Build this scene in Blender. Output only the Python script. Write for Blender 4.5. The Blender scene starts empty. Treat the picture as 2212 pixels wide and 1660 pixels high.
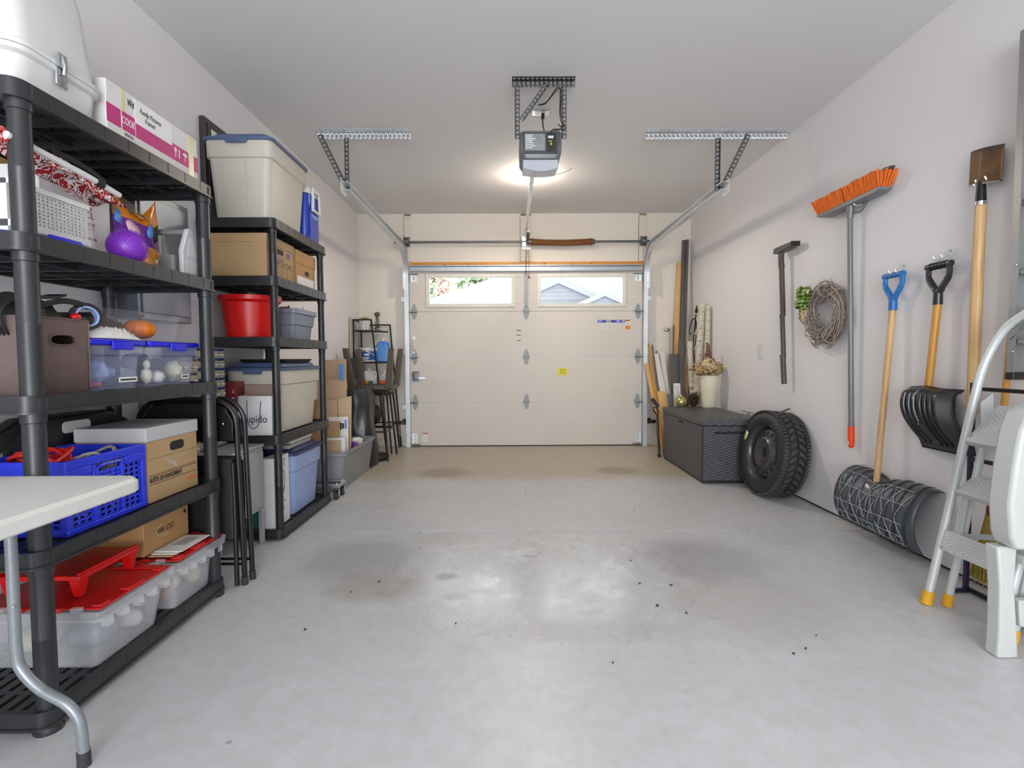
import bpy, math, random
from math import sin, cos, pi, radians
from mathutils import Vector, Matrix, Euler, noise

# ---------------------------------------------------------------- camera, sky, light, exposure
scene = bpy.context.scene
COL = scene.collection
R = random.Random(7)
XL, XR, YB, CZ, YF = -1.777, 2.149, 6.36, 2.754, -3.4      # left/right/back walls, ceiling, rear wall
DX, DY = 0.199, 6.307                                       # garage door centre and inner face

cam_d = bpy.data.cameras.new('camera')
cam_d.sensor_width = 36.0
cam_d.lens = 1148.6 / 2212 * 36.0
cam_d.clip_start = 0.02
cam = bpy.data.objects.new('camera', cam_d)
COL.objects.link(cam)
def _cam_matrix(pitch, yaw, roll, loc):
    f = Vector((sin(yaw)*cos(pitch), cos(yaw)*cos(pitch), sin(pitch)))
    r = Vector((cos(yaw), -sin(yaw), 0)); u = r.cross(f)
    r2 = r*cos(roll) + u*sin(roll); u2 = -r*sin(roll) + u*cos(roll)
    m = Matrix((r2, u2, -f)).transposed().to_4x4(); m.translation = loc
    return m
cam.matrix_world = _cam_matrix(-0.0492, 0.0045, -0.0047, Vector((0, 0, 1.0538)))
scene.camera = cam

world = bpy.data.worlds.new('overcast_sky'); scene.world = world
world.use_nodes = True
_bg = world.node_tree.nodes['Background']
_bg.inputs['Color'].default_value = (0.94, 0.97, 1.0, 1)
_bg.inputs['Strength'].default_value = 4.5

# soft cool fill light, added in an invented opening behind the camera
_al = bpy.data.lights.new('rear_fill_light', 'AREA'); _al.shape = 'RECTANGLE'
_al.size = 2.5; _al.size_y = 2.0; _al.energy = 120; _al.color = (0.90, 0.95, 1.0)
_ao = bpy.data.objects.new('rear_fill_light', _al); COL.objects.link(_ao)
_ao.location = (0.1, YF + 0.02, 1.25); _ao.rotation_euler = (radians(90), 0, 0)

vs = scene.view_settings
vs.view_transform = 'Standard'; vs.look = 'None'; vs.gamma = 1.0; vs.use_curve_mapping = False
vs.exposure = 0.42

# ---------------------------------------------------------------- mesh builder
class B:
    def __init__(s): s.v = []; s.f = []
    def add(s, v, f):
        n = len(s.v); s.v += [tuple(p) for p in v]; s.f += [tuple(i+n for i in q) for q in f]; return s
    def box(s, x0, y0, z0, x1, y1, z1):
        v = [(x0,y0,z0),(x1,y0,z0),(x1,y1,z0),(x0,y1,z0),(x0,y0,z1),(x1,y0,z1),(x1,y1,z1),(x0,y1,z1)]
        return s.add(v, [(3,2,1,0),(4,5,6,7),(0,1,5,4),(1,2,6,5),(2,3,7,6),(3,0,4,7)])
    def cbox(s, c, d):
        return s.box(c[0]-d[0]/2, c[1]-d[1]/2, c[2]-d[2]/2, c[0]+d[0]/2, c[1]+d[1]/2, c[2]+d[2]/2)
    def loft(s, rings, cap0=True, cap1=True, closed=True):
        n = len(rings[0]); v = [p for r in rings for p in r]; f = []
        m = n if closed else n-1
        for i in range(len(rings)-1):
            for j in range(m):
                a = i*n+j; b = i*n+(j+1) % n
                f.append((a, b, b+n, a+n))
        if cap0: f.append(tuple(range(n-1, -1, -1)))
        if cap1: f.append(tuple((len(rings)-1)*n+j for j in range(n)))
        return s.add(v, f)
    def tube(s, pts, r, n=8, closed=False, cap=True):
        pts = [Vector(p) for p in pts]; k = len(pts)
        rr = r if isinstance(r, (list, tuple)) else [r]*k
        rings = []; prev = None
        for i in range(k):
            if closed: t = pts[(i+1) % k] - pts[i-1]
            elif i == 0: t = pts[1]-pts[0]
            elif i == k-1: t = pts[-1]-pts[-2]
            else: t = (pts[i+1]-pts[i]).normalized() + (pts[i]-pts[i-1]).normalized()
            if t.length < 1e-9: t = Vector((0,0,1))
            t.normalize()
            if prev is None:
                a = Vector((0,0,1)) if abs(t.z) < .9 else Vector((1,0,0))
                nx = t.cross(a).normalized()
            else:
                nx = (prev - t*prev.dot(t))
                nx = nx.normalized() if nx.length > 1e-6 else t.orthogonal().normalized()
            prev = nx; ny = t.cross(nx)
            rings.append([tuple(pts[i] + (nx*cos(2*pi*j/n) + ny*sin(2*pi*j/n))*rr[i]) for j in range(n)])
        if closed: rings.append(rings[0]); return s.loft(rings, False, False)
        return s.loft(rings, cap, cap)
    def strip(s, pts, w, t, up):                        # flat bar swept along pts, w across (along `up`), t thick
        pts = [Vector(p) for p in pts]; up = Vector(up).normalized(); rings = []
        for i, p in enumerate(pts):
            d = (pts[min(i+1, len(pts)-1)] - pts[max(i-1, 0)]).normalized(); nn = d.cross(up).normalized()
            rings.append([p+up*w/2+nn*t/2, p-up*w/2+nn*t/2, p-up*w/2-nn*t/2, p+up*w/2-nn*t/2])
        return s.loft([[tuple(q) for q in r] for r in rings])
    def cyl(s, p0, p1, r0, r1=None, n=16):
        return s.tube([p0, p1], [r0, r0 if r1 is None else r1], n)
    def lathe(s, prof, c=(0,0,0), n=24, cap0=True, cap1=True):
        return s.loft([[(c[0]+r*cos(2*pi*j/n), c[1]+r*sin(2*pi*j/n), c[2]+z) for j in range(n)] for r, z in prof], cap0, cap1)
    def prism(s, poly, axis, a0, a1):                   # 2-D outline extruded along an axis
        def P(p, a): return {'x': (a, p[0], p[1]), 'y': (p[0], a, p[1]), 'z': (p[0], p[1], a)}[axis]
        return s.loft([[P(p, a0) for p in poly], [P(p, a1) for p in poly]])
    def rbox(s, x0, y0, z0, x1, y1, z1, r=.02, e=.004, n=4):
        h = lambda i: rrect(x0+i, y0+i, x1-i, y1-i, max(r-i, .0005), n)
        rg = lambda i, z: [(p[0], p[1], z) for p in h(i)]
        return s.loft([rg(e, z0), rg(0, z0+e), rg(0, z1-e), rg(e, z1)])
    def taper(s, lev, n=5, cap0=True, cap1=True):       # lev: (cx,cy,hx,hy,r,z) stacked rounded rectangles
        return s.loft([[(p[0], p[1], z) for p in rrect(cx-hx, cy-hy, cx+hx, cy+hy, r, n)] for cx, cy, hx, hy, r, z in lev], cap0, cap1)
    def ball(s, c, r, n=16, m=10, sq=(1,1,1)):
        prof = [(sin(pi*i/m), -cos(pi*i/m)) for i in range(1, m)]
        v = [(c[0], c[1], c[2]-r*sq[2])] + [(c[0]+a*r*sq[0]*cos(2*pi*j/n), c[1]+a*r*sq[1]*sin(2*pi*j/n), c[2]+b*r*sq[2]) for a, b in prof for j in range(n)] + [(c[0], c[1], c[2]+r*sq[2])]
        f = [(0, 1+(j+1) % n, 1+j) for j in range(n)]
        for i in range(m-2):
            for j in range(n): f.append((1+i*n+j, 1+i*n+(j+1) % n, 1+(i+1)*n+(j+1) % n, 1+(i+1)*n+j))
        l = len(v)-1; f += [(l, 1+(m-2)*n+j, 1+(m-2)*n+(j+1) % n) for j in range(n)]
        return s.add(v, f)
    def grid(s, fn, nu, nv):                            # sheet fn(u,v) with u,v in 0..1
        v = [tuple(fn(i/nu, j/nv)) for i in range(nu+1) for j in range(nv+1)]
        return s.add(v, [(i*(nv+1)+j, (i+1)*(nv+1)+j, (i+1)*(nv+1)+j+1, i*(nv+1)+j+1) for i in range(nu) for j in range(nv)])
    def perf(s, o, du, dv, nu, nv, hole=.6, holev=None, n=8, skip=None):   # sheet of nu x nv cells, each with a hole
        o = Vector(o); du = Vector(du); dv = Vector(dv); hv = holev or hole
        for i in range(nu):
            for j in range(nv):
                c = o+du*(i+.5)+dv*(j+.5)
                cor = [c+du*a+dv*b for a, b in ((.5,-.5),(.5,.5),(-.5,.5),(-.5,-.5))]
                if skip and skip(i, j): s.add(cor, [(0,1,2,3)]); continue
                a0 = -pi/4
                hl = [c+du*(hole/2)*sq(cos(a0+2*pi*k/n))+dv*(hv/2)*sq(sin(a0+2*pi*k/n)) for k in range(n)]
                q = n//4; f = []
                for k in range(4):
                    ids = [4+(k*q+m) % n for m in range(q+1)]
                    f.append((k, (k+1) % 4) + tuple(reversed(ids)))
                s.add(cor+hl, f)
        return s
    def tf(s, m, start=0):
        s.v = s.v[:start] + [tuple(m @ Vector(p)) for p in s.v[start:]]; return s
def sq(a): return math.copysign(abs(a)**.75, a)
def rrect(x0, y0, x1, y1, r, n=4):
    out = []
    for cx, cy, a in ((x1-r, y0+r, -90), (x1-r, y1-r, 0), (x0+r, y1-r, 90), (x0+r, y0+r, 180)):
        for k in range(n+1):
            t = radians(a+90*k/n); out.append((cx+r*cos(t), cy+r*sin(t)))
    return out
def arc(c, r, a0, a1, n, plane='xz', k=0):
    o = []
    for i in range(n+1):
        t = radians(a0+(a1-a0)*i/n); a, b = c[0]+r*cos(t), c[1]+r*sin(t)
        o.append({'xz': (a, k, b), 'yz': (k, a, b), 'xy': (a, b, k)}[plane])
    return o
def bez(p0, p1, p2, p3, n=10):
    p0, p1, p2, p3 = map(Vector, (p0, p1, p2, p3)); o = []
    for i in range(n+1):
        t = i/n; o.append(p0*(1-t)**3+p1*3*t*(1-t)**2+p2*3*t*t*(1-t)+p3*t**3)
    return o
def smooth_path(pts, n=6):                              # Catmull-Rom through the points
    P = [Vector(p) for p in pts]; P = [2*P[0]-P[1]]+P+[2*P[-1]-P[-2]]; o = []
    for i in range(1, len(P)-2):
        for k in range(n):
            t = k/n; a, b, c, d = P[i-1:i+3]
            o.append(.5*((2*b)+(c-a)*t+(2*a-5*b+4*c-d)*t*t+(3*b-a-3*c+d)*t**3))
    o.append(P[-2]); return o

# ---------------------------------------------------------------- objects
def _link(name, data): o = bpy.data.objects.new(name, data); COL.objects.link(o); return o
def tag(o, label=None, cat=None, group=None, kind=None):
    if label: o['label'] = label
    if cat: o['category'] = cat
    if group: o['group'] = group
    if kind: o['kind'] = kind
    return o
def thing(name, label, cat, loc=(0,0,0), rz=0.0, group=None, rot=None):
    o = _link(name, None); o.empty_display_size = .05
    o.location = loc; o.rotation_euler = rot if rot else (0, 0, rz)
    return tag(o, label, cat, group)
def mesh(name, b, mat, sharp=35):
    me = bpy.data.meshes.new(name)
    me.from_pydata(b.v, [], b.f); me.update()
    me.shade_smooth(); me.set_sharp_from_angle(angle=radians(sharp))
    me.materials.append(M[mat] if isinstance(mat, str) else mat)
    return me
def P(name, b, mat, parent=None, label=None, bev=0, seg=2, solid=0, local=False, kind=None, sharp=35, sub=0):
    o = _link(name, mesh(name, b, mat, sharp))
    if parent is not None:
        o.parent = parent
        if parent.type == 'EMPTY' and not local: o.location = -parent.location
    if solid:
        md = o.modifiers.new('thickness', 'SOLIDIFY'); md.thickness = solid; md.offset = 0
    if bev:
        md = o.modifiers.new('edges', 'BEVEL'); md.width = bev; md.segments = seg; md.limit_method = 'ANGLE'; md.angle_limit = radians(40)
    if sub:
        md = o.modifiers.new('smooth', 'SUBSURF'); md.levels = sub; md.render_levels = sub
    if label: o['label'] = label
    if kind: o['kind'] = kind
    return o
def T(name, b, mat, label, cat, group=None, **k):       # a thing that is one mesh
    return tag(P(name, b, mat, **k), label, cat, group)
def S(name, b, mat, **k): o = P(name, b, mat, **k); o['kind'] = 'structure'; return o
def copy_tree(o, parent=None):
    c = o.copy(); COL.objects.link(c); c.parent = parent
    for ch in list(o.children): copy_tree(ch, c)
    return c
def dup(o, loc, label=None, rz=None):
    c = copy_tree(o); c.location = loc
    if rz is not None: c.rotation_euler[2] = rz
    if label: c['label'] = label
    return c
FACE = {'+x': (radians(90), 0, radians(90)), '-y': (radians(90), 0, 0), '-x': (radians(90), 0, radians(-90)), '+z': (0, 0, 0)}
def text(s, size, mat, parent, loc, face, name='lettering', sx=1.0, spin=0.0, local=False, align='CENTER', shear=0, space=1.0, bold=0.0):
    cu = bpy.data.curves.new(name, 'FONT'); cu.body = s; cu.size = size; cu.extrude = .0004; cu.align_x = align; cu.align_y = 'CENTER'
    cu.shear = shear; cu.space_character = space; cu.offset = bold; cu.resolution_u = 3
    tmp = bpy.data.objects.new('t', cu)
    me = bpy.data.meshes.new_from_object(tmp); bpy.data.objects.remove(tmp); bpy.data.curves.remove(cu)
    me.name = name; me.materials.clear(); me.materials.append(M[mat])
    m = Euler(FACE[face] if isinstance(face, str) else face).to_matrix().to_4x4() @ Matrix.Rotation(spin, 4, 'Z') @ Matrix.Diagonal((sx, 1, 1, 1))
    m.translation = loc; me.transform(m)
    o = _link(name, me); o.parent = parent
    if parent.type == 'EMPTY' and not local: o.location = -parent.location
    return o

# ---------------------------------------------------------------- materials
M = {}
def lin(c):
    if isinstance(c, str): c = [int(c[i:i+2], 16)/255 for i in (0, 2, 4)]
    return tuple((x/12.92 if x <= .04045 else ((x+.055)/1.055)**2.4) for x in c) + (1,)
class N:
    def __init__(s, name):
        s.m = bpy.data.materials.new(name); s.m.use_nodes = True; s.t = s.m.node_tree; s.b = s.t.nodes['Principled BSDF']; M[name] = s.m
    def n(s, typ, **k):
        o = s.t.nodes.new(typ)
        for a, v in k.items():
            if a.startswith('_'): setattr(o, a[1:], v)
            else:
                i = o.inputs[int(a[1:])] if a[0] == 'i' and a[1:].isdigit() else o.inputs[a]
                if isinstance(v, bpy.types.NodeSocket): s.t.links.new(v, i)
                else: i.default_value = v
        return o
    def link(s, a, b): s.t.links.new(a, b)
    def obj(s, scale=(1,1,1)):
        t = s.n('ShaderNodeTexCoord'); mp = s.n('ShaderNodeMapping', Vector=t.outputs['Object'], Scale=scale); return mp.outputs[0]
    def noise(s, scale, detail=3, vec=None, rough=.55):
        return s.n('ShaderNodeTexNoise', Vector=vec or s.obj(), Scale=scale, Detail=detail, Roughness=rough).outputs[0]
    def ramp(s, fac, stops):
        r = s.n('ShaderNodeValToRGB', Fac=fac); e = r.color_ramp.elements
        while len(e) < len(stops): e.new(.5)
        for k, (p, c) in zip(e, stops): k.position = p; k.color = lin(c) if not isinstance(c, (int, float)) else (c, c, c, 1)
        return r.outputs[0]
    def mix(s, f, a, b, mode='MIX'):
        o = s.t.nodes.new('ShaderNodeMix'); o.data_type = 'RGBA'; o.blend_type = mode
        for i, v in ((0, f), (6, a), (7, b)):
            if isinstance(v, bpy.types.NodeSocket): s.t.links.new(v, o.inputs[i])
            else: o.inputs[i].default_value = v
        return o.outputs[2]
    def math(s, op, a, b=0.0, c=0.0, clamp=False):
        o = s.n('ShaderNodeMath', _operation=op, _use_clamp=clamp)
        for i, v in enumerate((a, b, c)):
            if isinstance(v, bpy.types.NodeSocket): s.t.links.new(v, o.inputs[i])
            else: o.inputs[i].default_value = v
        return o.outputs[0]
    def bump(s, h, strength=.2, dist=.002):
        b = s.n('ShaderNodeBump', Height=h, Strength=strength, Distance=dist); s.link(b.outputs[0], s.b.inputs['Normal'])
    def set(s, **k):
        for a, v in k.items():
            i = s.b.inputs[a.replace('_', ' ')]
            if isinstance(v, bpy.types.NodeSocket): s.link(v, i)
            else: i.default_value = v
        return s
def plain(name, c, rough=.45, metal=0.0, var=.06, scale=14, bump=0.0, bscale=200, spec=.5, coat=0.0):
    m = N(name); c = lin(c)
    if var:
        f = m.ramp(m.noise(scale, 4), [(.3, 0.0), (.7, 1.0)])
        col = m.mix(f, tuple(x*(1-var) for x in c[:3])+(1,), tuple(min(1, x*(1+var)) for x in c[:3])+(1,)); m.set(Base_Color=col)
    else: m.set(Base_Color=c)
    m.set(Roughness=rough, Metallic=metal); m.b.inputs['Specular IOR Level'].default_value = spec
    if coat: m.b.inputs['Coat Weight'].default_value = coat
    if bump: m.bump(m.noise(bscale, 3), bump, .001)
    return m
def wood(name, c0, c1, axis=2, rough=.5, sc=60):
    m = N(name); s = [sc, sc, sc]; s[axis] = sc*.04
    v = m.obj(tuple(s)); d = m.noise(1.0, 5, v, .6)
    m.set(Base_Color=m.ramp(d, [(.3, c0), (.55, c1), (.75, c0)]), Roughness=rough); m.bump(d, .15, .001)
    return m
def clear(name, c, alpha, rough=.25):
    m = N(name); m.set(Base_Color=lin(c), Roughness=rough, Alpha=alpha)
    f = m.n('ShaderNodeLayerWeight', Blend=.35).outputs['Facing']
    m.set(Alpha=m.math('ADD', alpha, m.math('MULTIPLY', f, .14), clamp=True)); return m
def emit(name, c, s):
    m = N(name); m.set(Base_Color=lin(c), Emission_Color=lin(c), Emission_Strength=s); return m

# painted drywall
def drywall(name, c):
    m = N(name); a = m.noise(1.3, 3); col = m.mix(a, tuple(x*.965 for x in lin(c)[:3])+(1,), lin(c))
    m.set(Base_Color=col, Roughness=.75); m.bump(m.noise(260, 2), .08, .001)
drywall('wall_paint', 'e6e3e4'); drywall('ceiling_paint', 'e4e2e1'); drywall('header_paint', 'e2dacf')
# concrete slab: trowelled grey with scuffed pale patches, drips, tyre marks and a tan end by the door
def concrete():
    m = N('concrete'); v = m.obj()
    sep = m.n('ShaderNodeSeparateXYZ', Vector=v); X, Y = sep.outputs[0], sep.outputs[1]
    base = m.mix(m.noise(2.2, 6, v, .6), lin('babcbf'), lin('d0d1d3'))
    base = m.mix(m.ramp(m.noise(13, 9, v, .8), [(.42, 0.0), (.66, .55)]), base, lin('b3b0ab'))
    # tan tint over the door end of the slab, with a wavy edge
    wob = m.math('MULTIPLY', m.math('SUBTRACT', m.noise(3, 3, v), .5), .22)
    tan_end = m.n('ShaderNodeMapRange', _interpolation_type='SMOOTHSTEP', Value=m.math('ADD', Y, wob), i1=4.42, i2=4.75).outputs[0]
    base = m.mix(m.math('MULTIPLY', tan_end, .85), base, m.mix(m.noise(6, 5, v), lin('ab9d88'), lin('bfb29d')))
    # tyre marks and stains: soft ellipses
    def spot(x, y, rx, ry, soft=.6, nz=.25):
        dx = m.math('DIVIDE', m.math('SUBTRACT', X, x), rx); dy = m.math('DIVIDE', m.math('SUBTRACT', Y, y), ry)
        d = m.math('ADD', m.math('SQRT', m.math('ADD', m.math('MULTIPLY', dx, dx), m.math('MULTIPLY', dy, dy))), m.math('MULTIPLY', m.math('SUBTRACT', m.noise(7, 4, v), .5), nz*2))
        return m.n('ShaderNodeMapRange', _interpolation_type='SMOOTHSTEP', Value=d, i1=1.0, i2=1-soft, i3=0.0, i4=1.0).outputs[0]
    for x, y, rx, ry, s, c in ((-.78, 2.75, .40, .4, .40, '7d7a80'), (.98, 2.72, .42, .42, .42, '7a777d'), (-.60, 4.85, .32, .28, .6, '80725f'), (1.0, 4.9, .28, .22, .6, '80725f'), (-.62, 2.42, .3, .22, .5, '96897c'), (-.36, 3.05, .26, .16, .35, '9c958c'),
                             (1.05, 2.2, .5, .4, .3, '9c968c'), (-.31, 2.52, .07, .055, .7, '8d8880'), (.10, 2.78, .06, .02, .6, '7c7c80'), (-.24, 2.3, .08, .05, .5, '8f8a85'), (.30, 2.0, .5, .12, .25, '9d9890')):
        base = m.mix(m.math('MULTIPLY', spot(x, y, rx, ry), s), base, lin(c))
    # pale scuffs where cars turn
    sc = m.ramp(m.noise(5, 8, m.obj((1.0, .55, 1)), .75), [(.52, 0.0), (.66, 1.0)])
    zone = spot(.18, 2.68, .85, .62, .7)
    scf = m.math('MULTIPLY', sc, zone); base = m.mix(m.math('MULTIPLY', scf, .75), base, lin('e6e8ea'))
    # small dark drips
    vo = m.n('ShaderNodeTexVoronoi', Vector=v, Scale=5.5, Randomness=1.0)
    dots = m.math('MULTIPLY', m.math('LESS_THAN', vo.outputs['Distance'], .05), m.math('GREATER_THAN', m.n('ShaderNodeSeparateColor', Color=vo.outputs['Color']).outputs[0], .72))
    base = m.mix(m.math('MULTIPLY', dots, .5), base, lin('62605f'))
    m.set(Base_Color=base)
    rg = m.math('ADD', .30, m.math('MULTIPLY', m.noise(9, 5, v), .16)); zs = spot(.18, 2.5, 1.2, .95, .7); pol = m.ramp(m.noise(4.5, 9, m.obj((1.0, .6, 1)), .78), [(.40, 0.0), (.60, 1.0)]); rg = m.math('SUBTRACT', rg, m.math('MULTIPLY', zs, m.math('ADD', .10, m.math('MULTIPLY', pol, .12)))); m.set(Roughness=rg)
    m.b.inputs['Specular IOR Level'].default_value = .55
    m.bump(m.noise(60, 6, v, .7), .06, .002)
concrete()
plain('steel', 'b4b8bb', .32, .9, .08); plain('zinc', 'dde1e4', .36, .6, .1, 8); plain('dark_steel', '6f7274', .42, .8, .08); plain('chrome', 'd0d2d4', .15, 1, 0)
plain('black_plastic', '1d1d1f', .42, 0, .08); plain('shelf_plastic', '27282b', .38, 0, .08, 10, .05, 300); plain('shelf_plastic_dark', '232426', .42, 0, .08, 10, .05, 300)
plain('black_metal', '1d1d1e', .35, .3, .05); plain('black_matt', '19191a', .7, 0, .05); plain('rubber', '2d2d2e', .65, 0, .1, 30, .1, 120)
plain('white_plastic', 'd4d4d2', .35, 0, .02); plain('off_white_plastic', 'd4d4cf', .4, 0, .03); plain('beige_plastic', 'c3beb1', .42, 0, .03, 6)
plain('slate_lid', '4e5d80', .4, 0, .05); plain('navy_lid', '363a66', .4, 0, .06); plain('tote_blue', '8fa3cf', .4, 0, .04); plain('tote_grey', '7d8695', .45, 0, .05); plain('bin_grey', '85888b', .5, 0, .08, 6)
plain('red_plastic', 'cf0d0d', .32, 0, .04); plain('red_dull', 'c01a1c', .38, 0, .06); plain('blue_plastic', '2438d0', .38, 0, .06); plain('lid_blue', '1a1bd0', .3, 0, .05); plain('cooler_blue', '1b3fb5', .35, 0, .05)
plain('cardboard', 'b0926a', .8, 0, .07, 5, .05, 400); plain('cardboard_pale', 'c4aa88', .8, 0, .06, 5, .05, 400); plain('cardboard_warm', 'b78d5c', .75, 0, .06, 5); plain('carton_white', 'dad7d6', .6, 0, .03); plain('paper', 'e8e6e4', .7, 0, .03); plain('lid_board', 'b9b8ba', .65, 0, .04)
plain('ink', '2a2626', .7, 0, 0); plain('ink_red', '8c2a3a', .6, 0, 0); plain('ink_orange', 'e0642a', .6, 0, 0); plain('magenta', 'bb2d77', .5, 0, .03); plain('purple', '6a2a86', .5, 0, .03); plain('tape', 'd6cf9f', .3, 0, .03)
wood('pine_trim', 'b5701c', 'd0913a', 0, .45, 40); wood('pine_upright', 'a9793f', 'c09052', 2, .5, 40); wood('pale_pine', 'c79a58', 'd9b070', 2); wood('ash_handle', 'b08a58', 'd3ae7a', 2, .45, 90); wood('honey_handle', 'b07a28', 'c8923c', 2, .4, 70); wood('driftwood', 'a5927a', 'bda98c', 2)
plain('door_paint', 'cfc8bf', .5, 0, .03, 2, .06, 350); plain('glass_frame', 'd9d6cb', .45, 0, .02)
# ================================================================ the room
JY = 3.167
b = B()
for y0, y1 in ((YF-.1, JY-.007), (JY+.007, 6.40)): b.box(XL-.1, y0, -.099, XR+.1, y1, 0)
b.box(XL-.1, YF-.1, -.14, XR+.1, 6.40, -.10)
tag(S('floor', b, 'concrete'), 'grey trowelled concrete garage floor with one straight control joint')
S('ceiling', B().box(XL-.1, YF-.1, CZ, XR+.1, YB+.1, CZ+.1), 'ceiling_paint')
S('wall_left', B().box(XL-.12, YF-.1, -.1, XL, YB+.12, CZ), 'wall_paint')
w = S('wall_right', B().box(XR, YF-.1, .014, XR+.12, YB+.12, CZ), 'wall_paint')
P('sill_gap', B().box(XR+.012, YF-.1, -.1, XR+.12, YB+.12, .0139), 'black_matt', w)
OX0, OX1, OZ = DX-1.345, DX+1.345, 2.115
b = B(); b.box(XL, YB, -.1, OX0, YB+.12, CZ); b.box(OX1, YB, -.1, XR, YB+.12, CZ); b.box(OX0, YB, OZ, OX1, YB+.12, CZ)
S('wall_back', b, 'header_paint')
b = B(); b.box(XL, YF-.12, -.1, -1.15, YF, CZ); b.box(1.35, YF-.12, -.1, XR, YF, CZ); b.box(-1.15, YF-.12, 2.25, 1.35, YF, CZ); b.box(-1.15, YF-.12, -.1, 1.35, YF, .25)  # unseen wall; its opening is made for the added rear fill light
S('wall_front', b, 'wall_paint')
# pale patched pads of the torsion gear on the header
plain('pad_paint', 'd9cfc1', .6, 0, .05); plain('pad_edge', '7d6a52', .8, 0, .2)
for k, (x0, x1, z0, z1) in enumerate(((-1.235, -1.15, 2.19, 2.735), (.135, .265, 2.19, 2.735), (1.535, 1.625, 2.19, 2.735))):
    o = S('trim_%d' % (k+1), B().box(x0, YB-.02, z0, x1, YB-.0005, z1), 'pad_paint', bev=.003)
    P('torn_edge', B().box(x0+.004, YB-.021, z1-.012, x1-.004, YB-.0015, z1+.008), 'pad_edge', o)
    P('torn_edge', B().box(x0-.004, YB-.006, z0, x0-.0004, YB-.0008, z1-.03), 'pad_edge', o)
    b = B()
    for zz in (z1-.05, z0+.05):
        for xx in (x0+.025, x1-.025): b.cyl((xx, YB-.0225, zz), (xx, YB-.0195, zz), .004, n=6)
    P('screws', b, 'pad_edge', o)
# orange pine framing round the door opening
o = S('trim_4', B().box(DX-1.36, YB-.032, 2.125, DX+1.385, YB-.0005, 2.185), 'pine_trim', bev=.002)
tag(o, 'orange pine header board above the garage door')
b = B()
for k in range(9): b.ball((DX-1.2+k*.29+R.uniform(-.06, .06), YB-.032, 2.155+R.uniform(-.015, .015)), R.uniform(.006, .011), 8, 6, (1.2, .25, .8))
plain('knot', '6b3a12', .6, 0, .1); P('knots', b, 'knot', o)
for k, x in ((5, DX-1.425), (6, DX+1.395)):
    o = S('trim_%d' % k, B().box(x, YB-.022, .02, x+.028, YB-.0005, 2.125), 'pine_upright', bev=.002)

# ================================================================ garage door
dr = _link('door_1', None); dr.location = (DX, DY, 0); tag(dr, 'cream four section overhead garage door with two windows', None, None, 'structure')
W0, W1, SH = DX-1.372, DX+1.372, .5334
wins = ((-.96, .05, 1.672, 2.022), (.35, 1.36, 1.672, 2.022))
glass = N('window_glass'); glass.t.nodes.remove(glass.b)
_tr = glass.n('ShaderNodeBsdfTransparent', Color=(.97, .985, .98, 1)); _gl = glass.n('ShaderNodeBsdfGlossy', Roughness=.02)
_fr = glass.n('ShaderNodeFresnel', IOR=1.45); _mx = glass.n('ShaderNodeMixShader', Fac=_fr.outputs[0]); glass.link(_tr.outputs[0], _mx.inputs[1]); glass.link(_gl.outputs[0], _mx.inputs[2])
glass.link(_mx.outputs[0], glass.t.nodes['Material Output'].inputs['Surface'])
for k in range(4):
    z0, z1 = k*SH+(.012 if k == 0 else .0018), (k+1)*SH-.0018
    b = B()
    if k < 3: b.box(W0, DY, z0, W1, DY+.045, z1)
    else:
        xs = [W0, wins[0][0]+.02, wins[0][1]-.02, wins[1][0]+.02, wins[1][1]-.02, W1]
        za, zb = wins[0][2]+.02, wins[0][3]-.02
        b.box(W0, DY, z0, W1, DY+.045, za); b.box(W0, DY, zb, W1, DY+.045, z1)
        for i in (0, 2, 4): b.box(xs[i], DY, za, xs[i+1], DY+.045, zb)
    for x0, x1 in ((W0, W0+.11), (W1-.11, W1)): b.box(x0, DY-.0025, z0+.002, x1, DY+.002, z1-.002)
    pn = P('door_panel', b, 'door_paint', dr, bev=.002, seg=1)
    if k == 3:
        for x0, x1, za, zb in wins:
            f = B()
            for q in ((x0-.02, za-.02, x1+.02, za+.02), (x0-.02, zb-.02, x1+.02, zb+.02), (x0-.02, za+.02, x0+.02, zb-.02), (x1-.02, za+.02, x1+.02, zb-.02)):
                f.box(q[0], DY-.012, q[1], q[2], DY-.0005, q[3])
            fr = P('window_frame', f, 'glass_frame', pn, bev=.003)
            sb = B()
            for i in range(5):
                xx = x0+.02+(x1-x0-.04)*i/4
                for zz in (za, zb): sb.cyl((xx, DY-.0145, zz+(-.011 if zz == za else .011)), (xx, DY-.0115, zz+(-.011 if zz == za else .011)), .004, n=6)
            P('screws', sb, 'dark_steel', pn)
            P('window_pane', B().box(x0+.018, DY+.018, za+.018, x1-.018, DY+.024, zb-.018), 'window_glass', pn)
P('bottom_seal', B().box(W0, DY+.004, .0005, W1, DY+.04, .0118), 'rubber', dr)
# stiffening strut along the top edge
prof = [(DY-.001, 2.062), (DY-.05, 2.066), (DY-.05, 2.078), (DY-.012, 2.082), (DY-.012, 2.122), (DY-.05, 2.126), (DY-.05, 2.138), (DY-.001, 2.138)]
P('strut', B().prism(prof, 'x', W0+.02, W1-.02), 'steel', dr, bev=.002)
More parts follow.
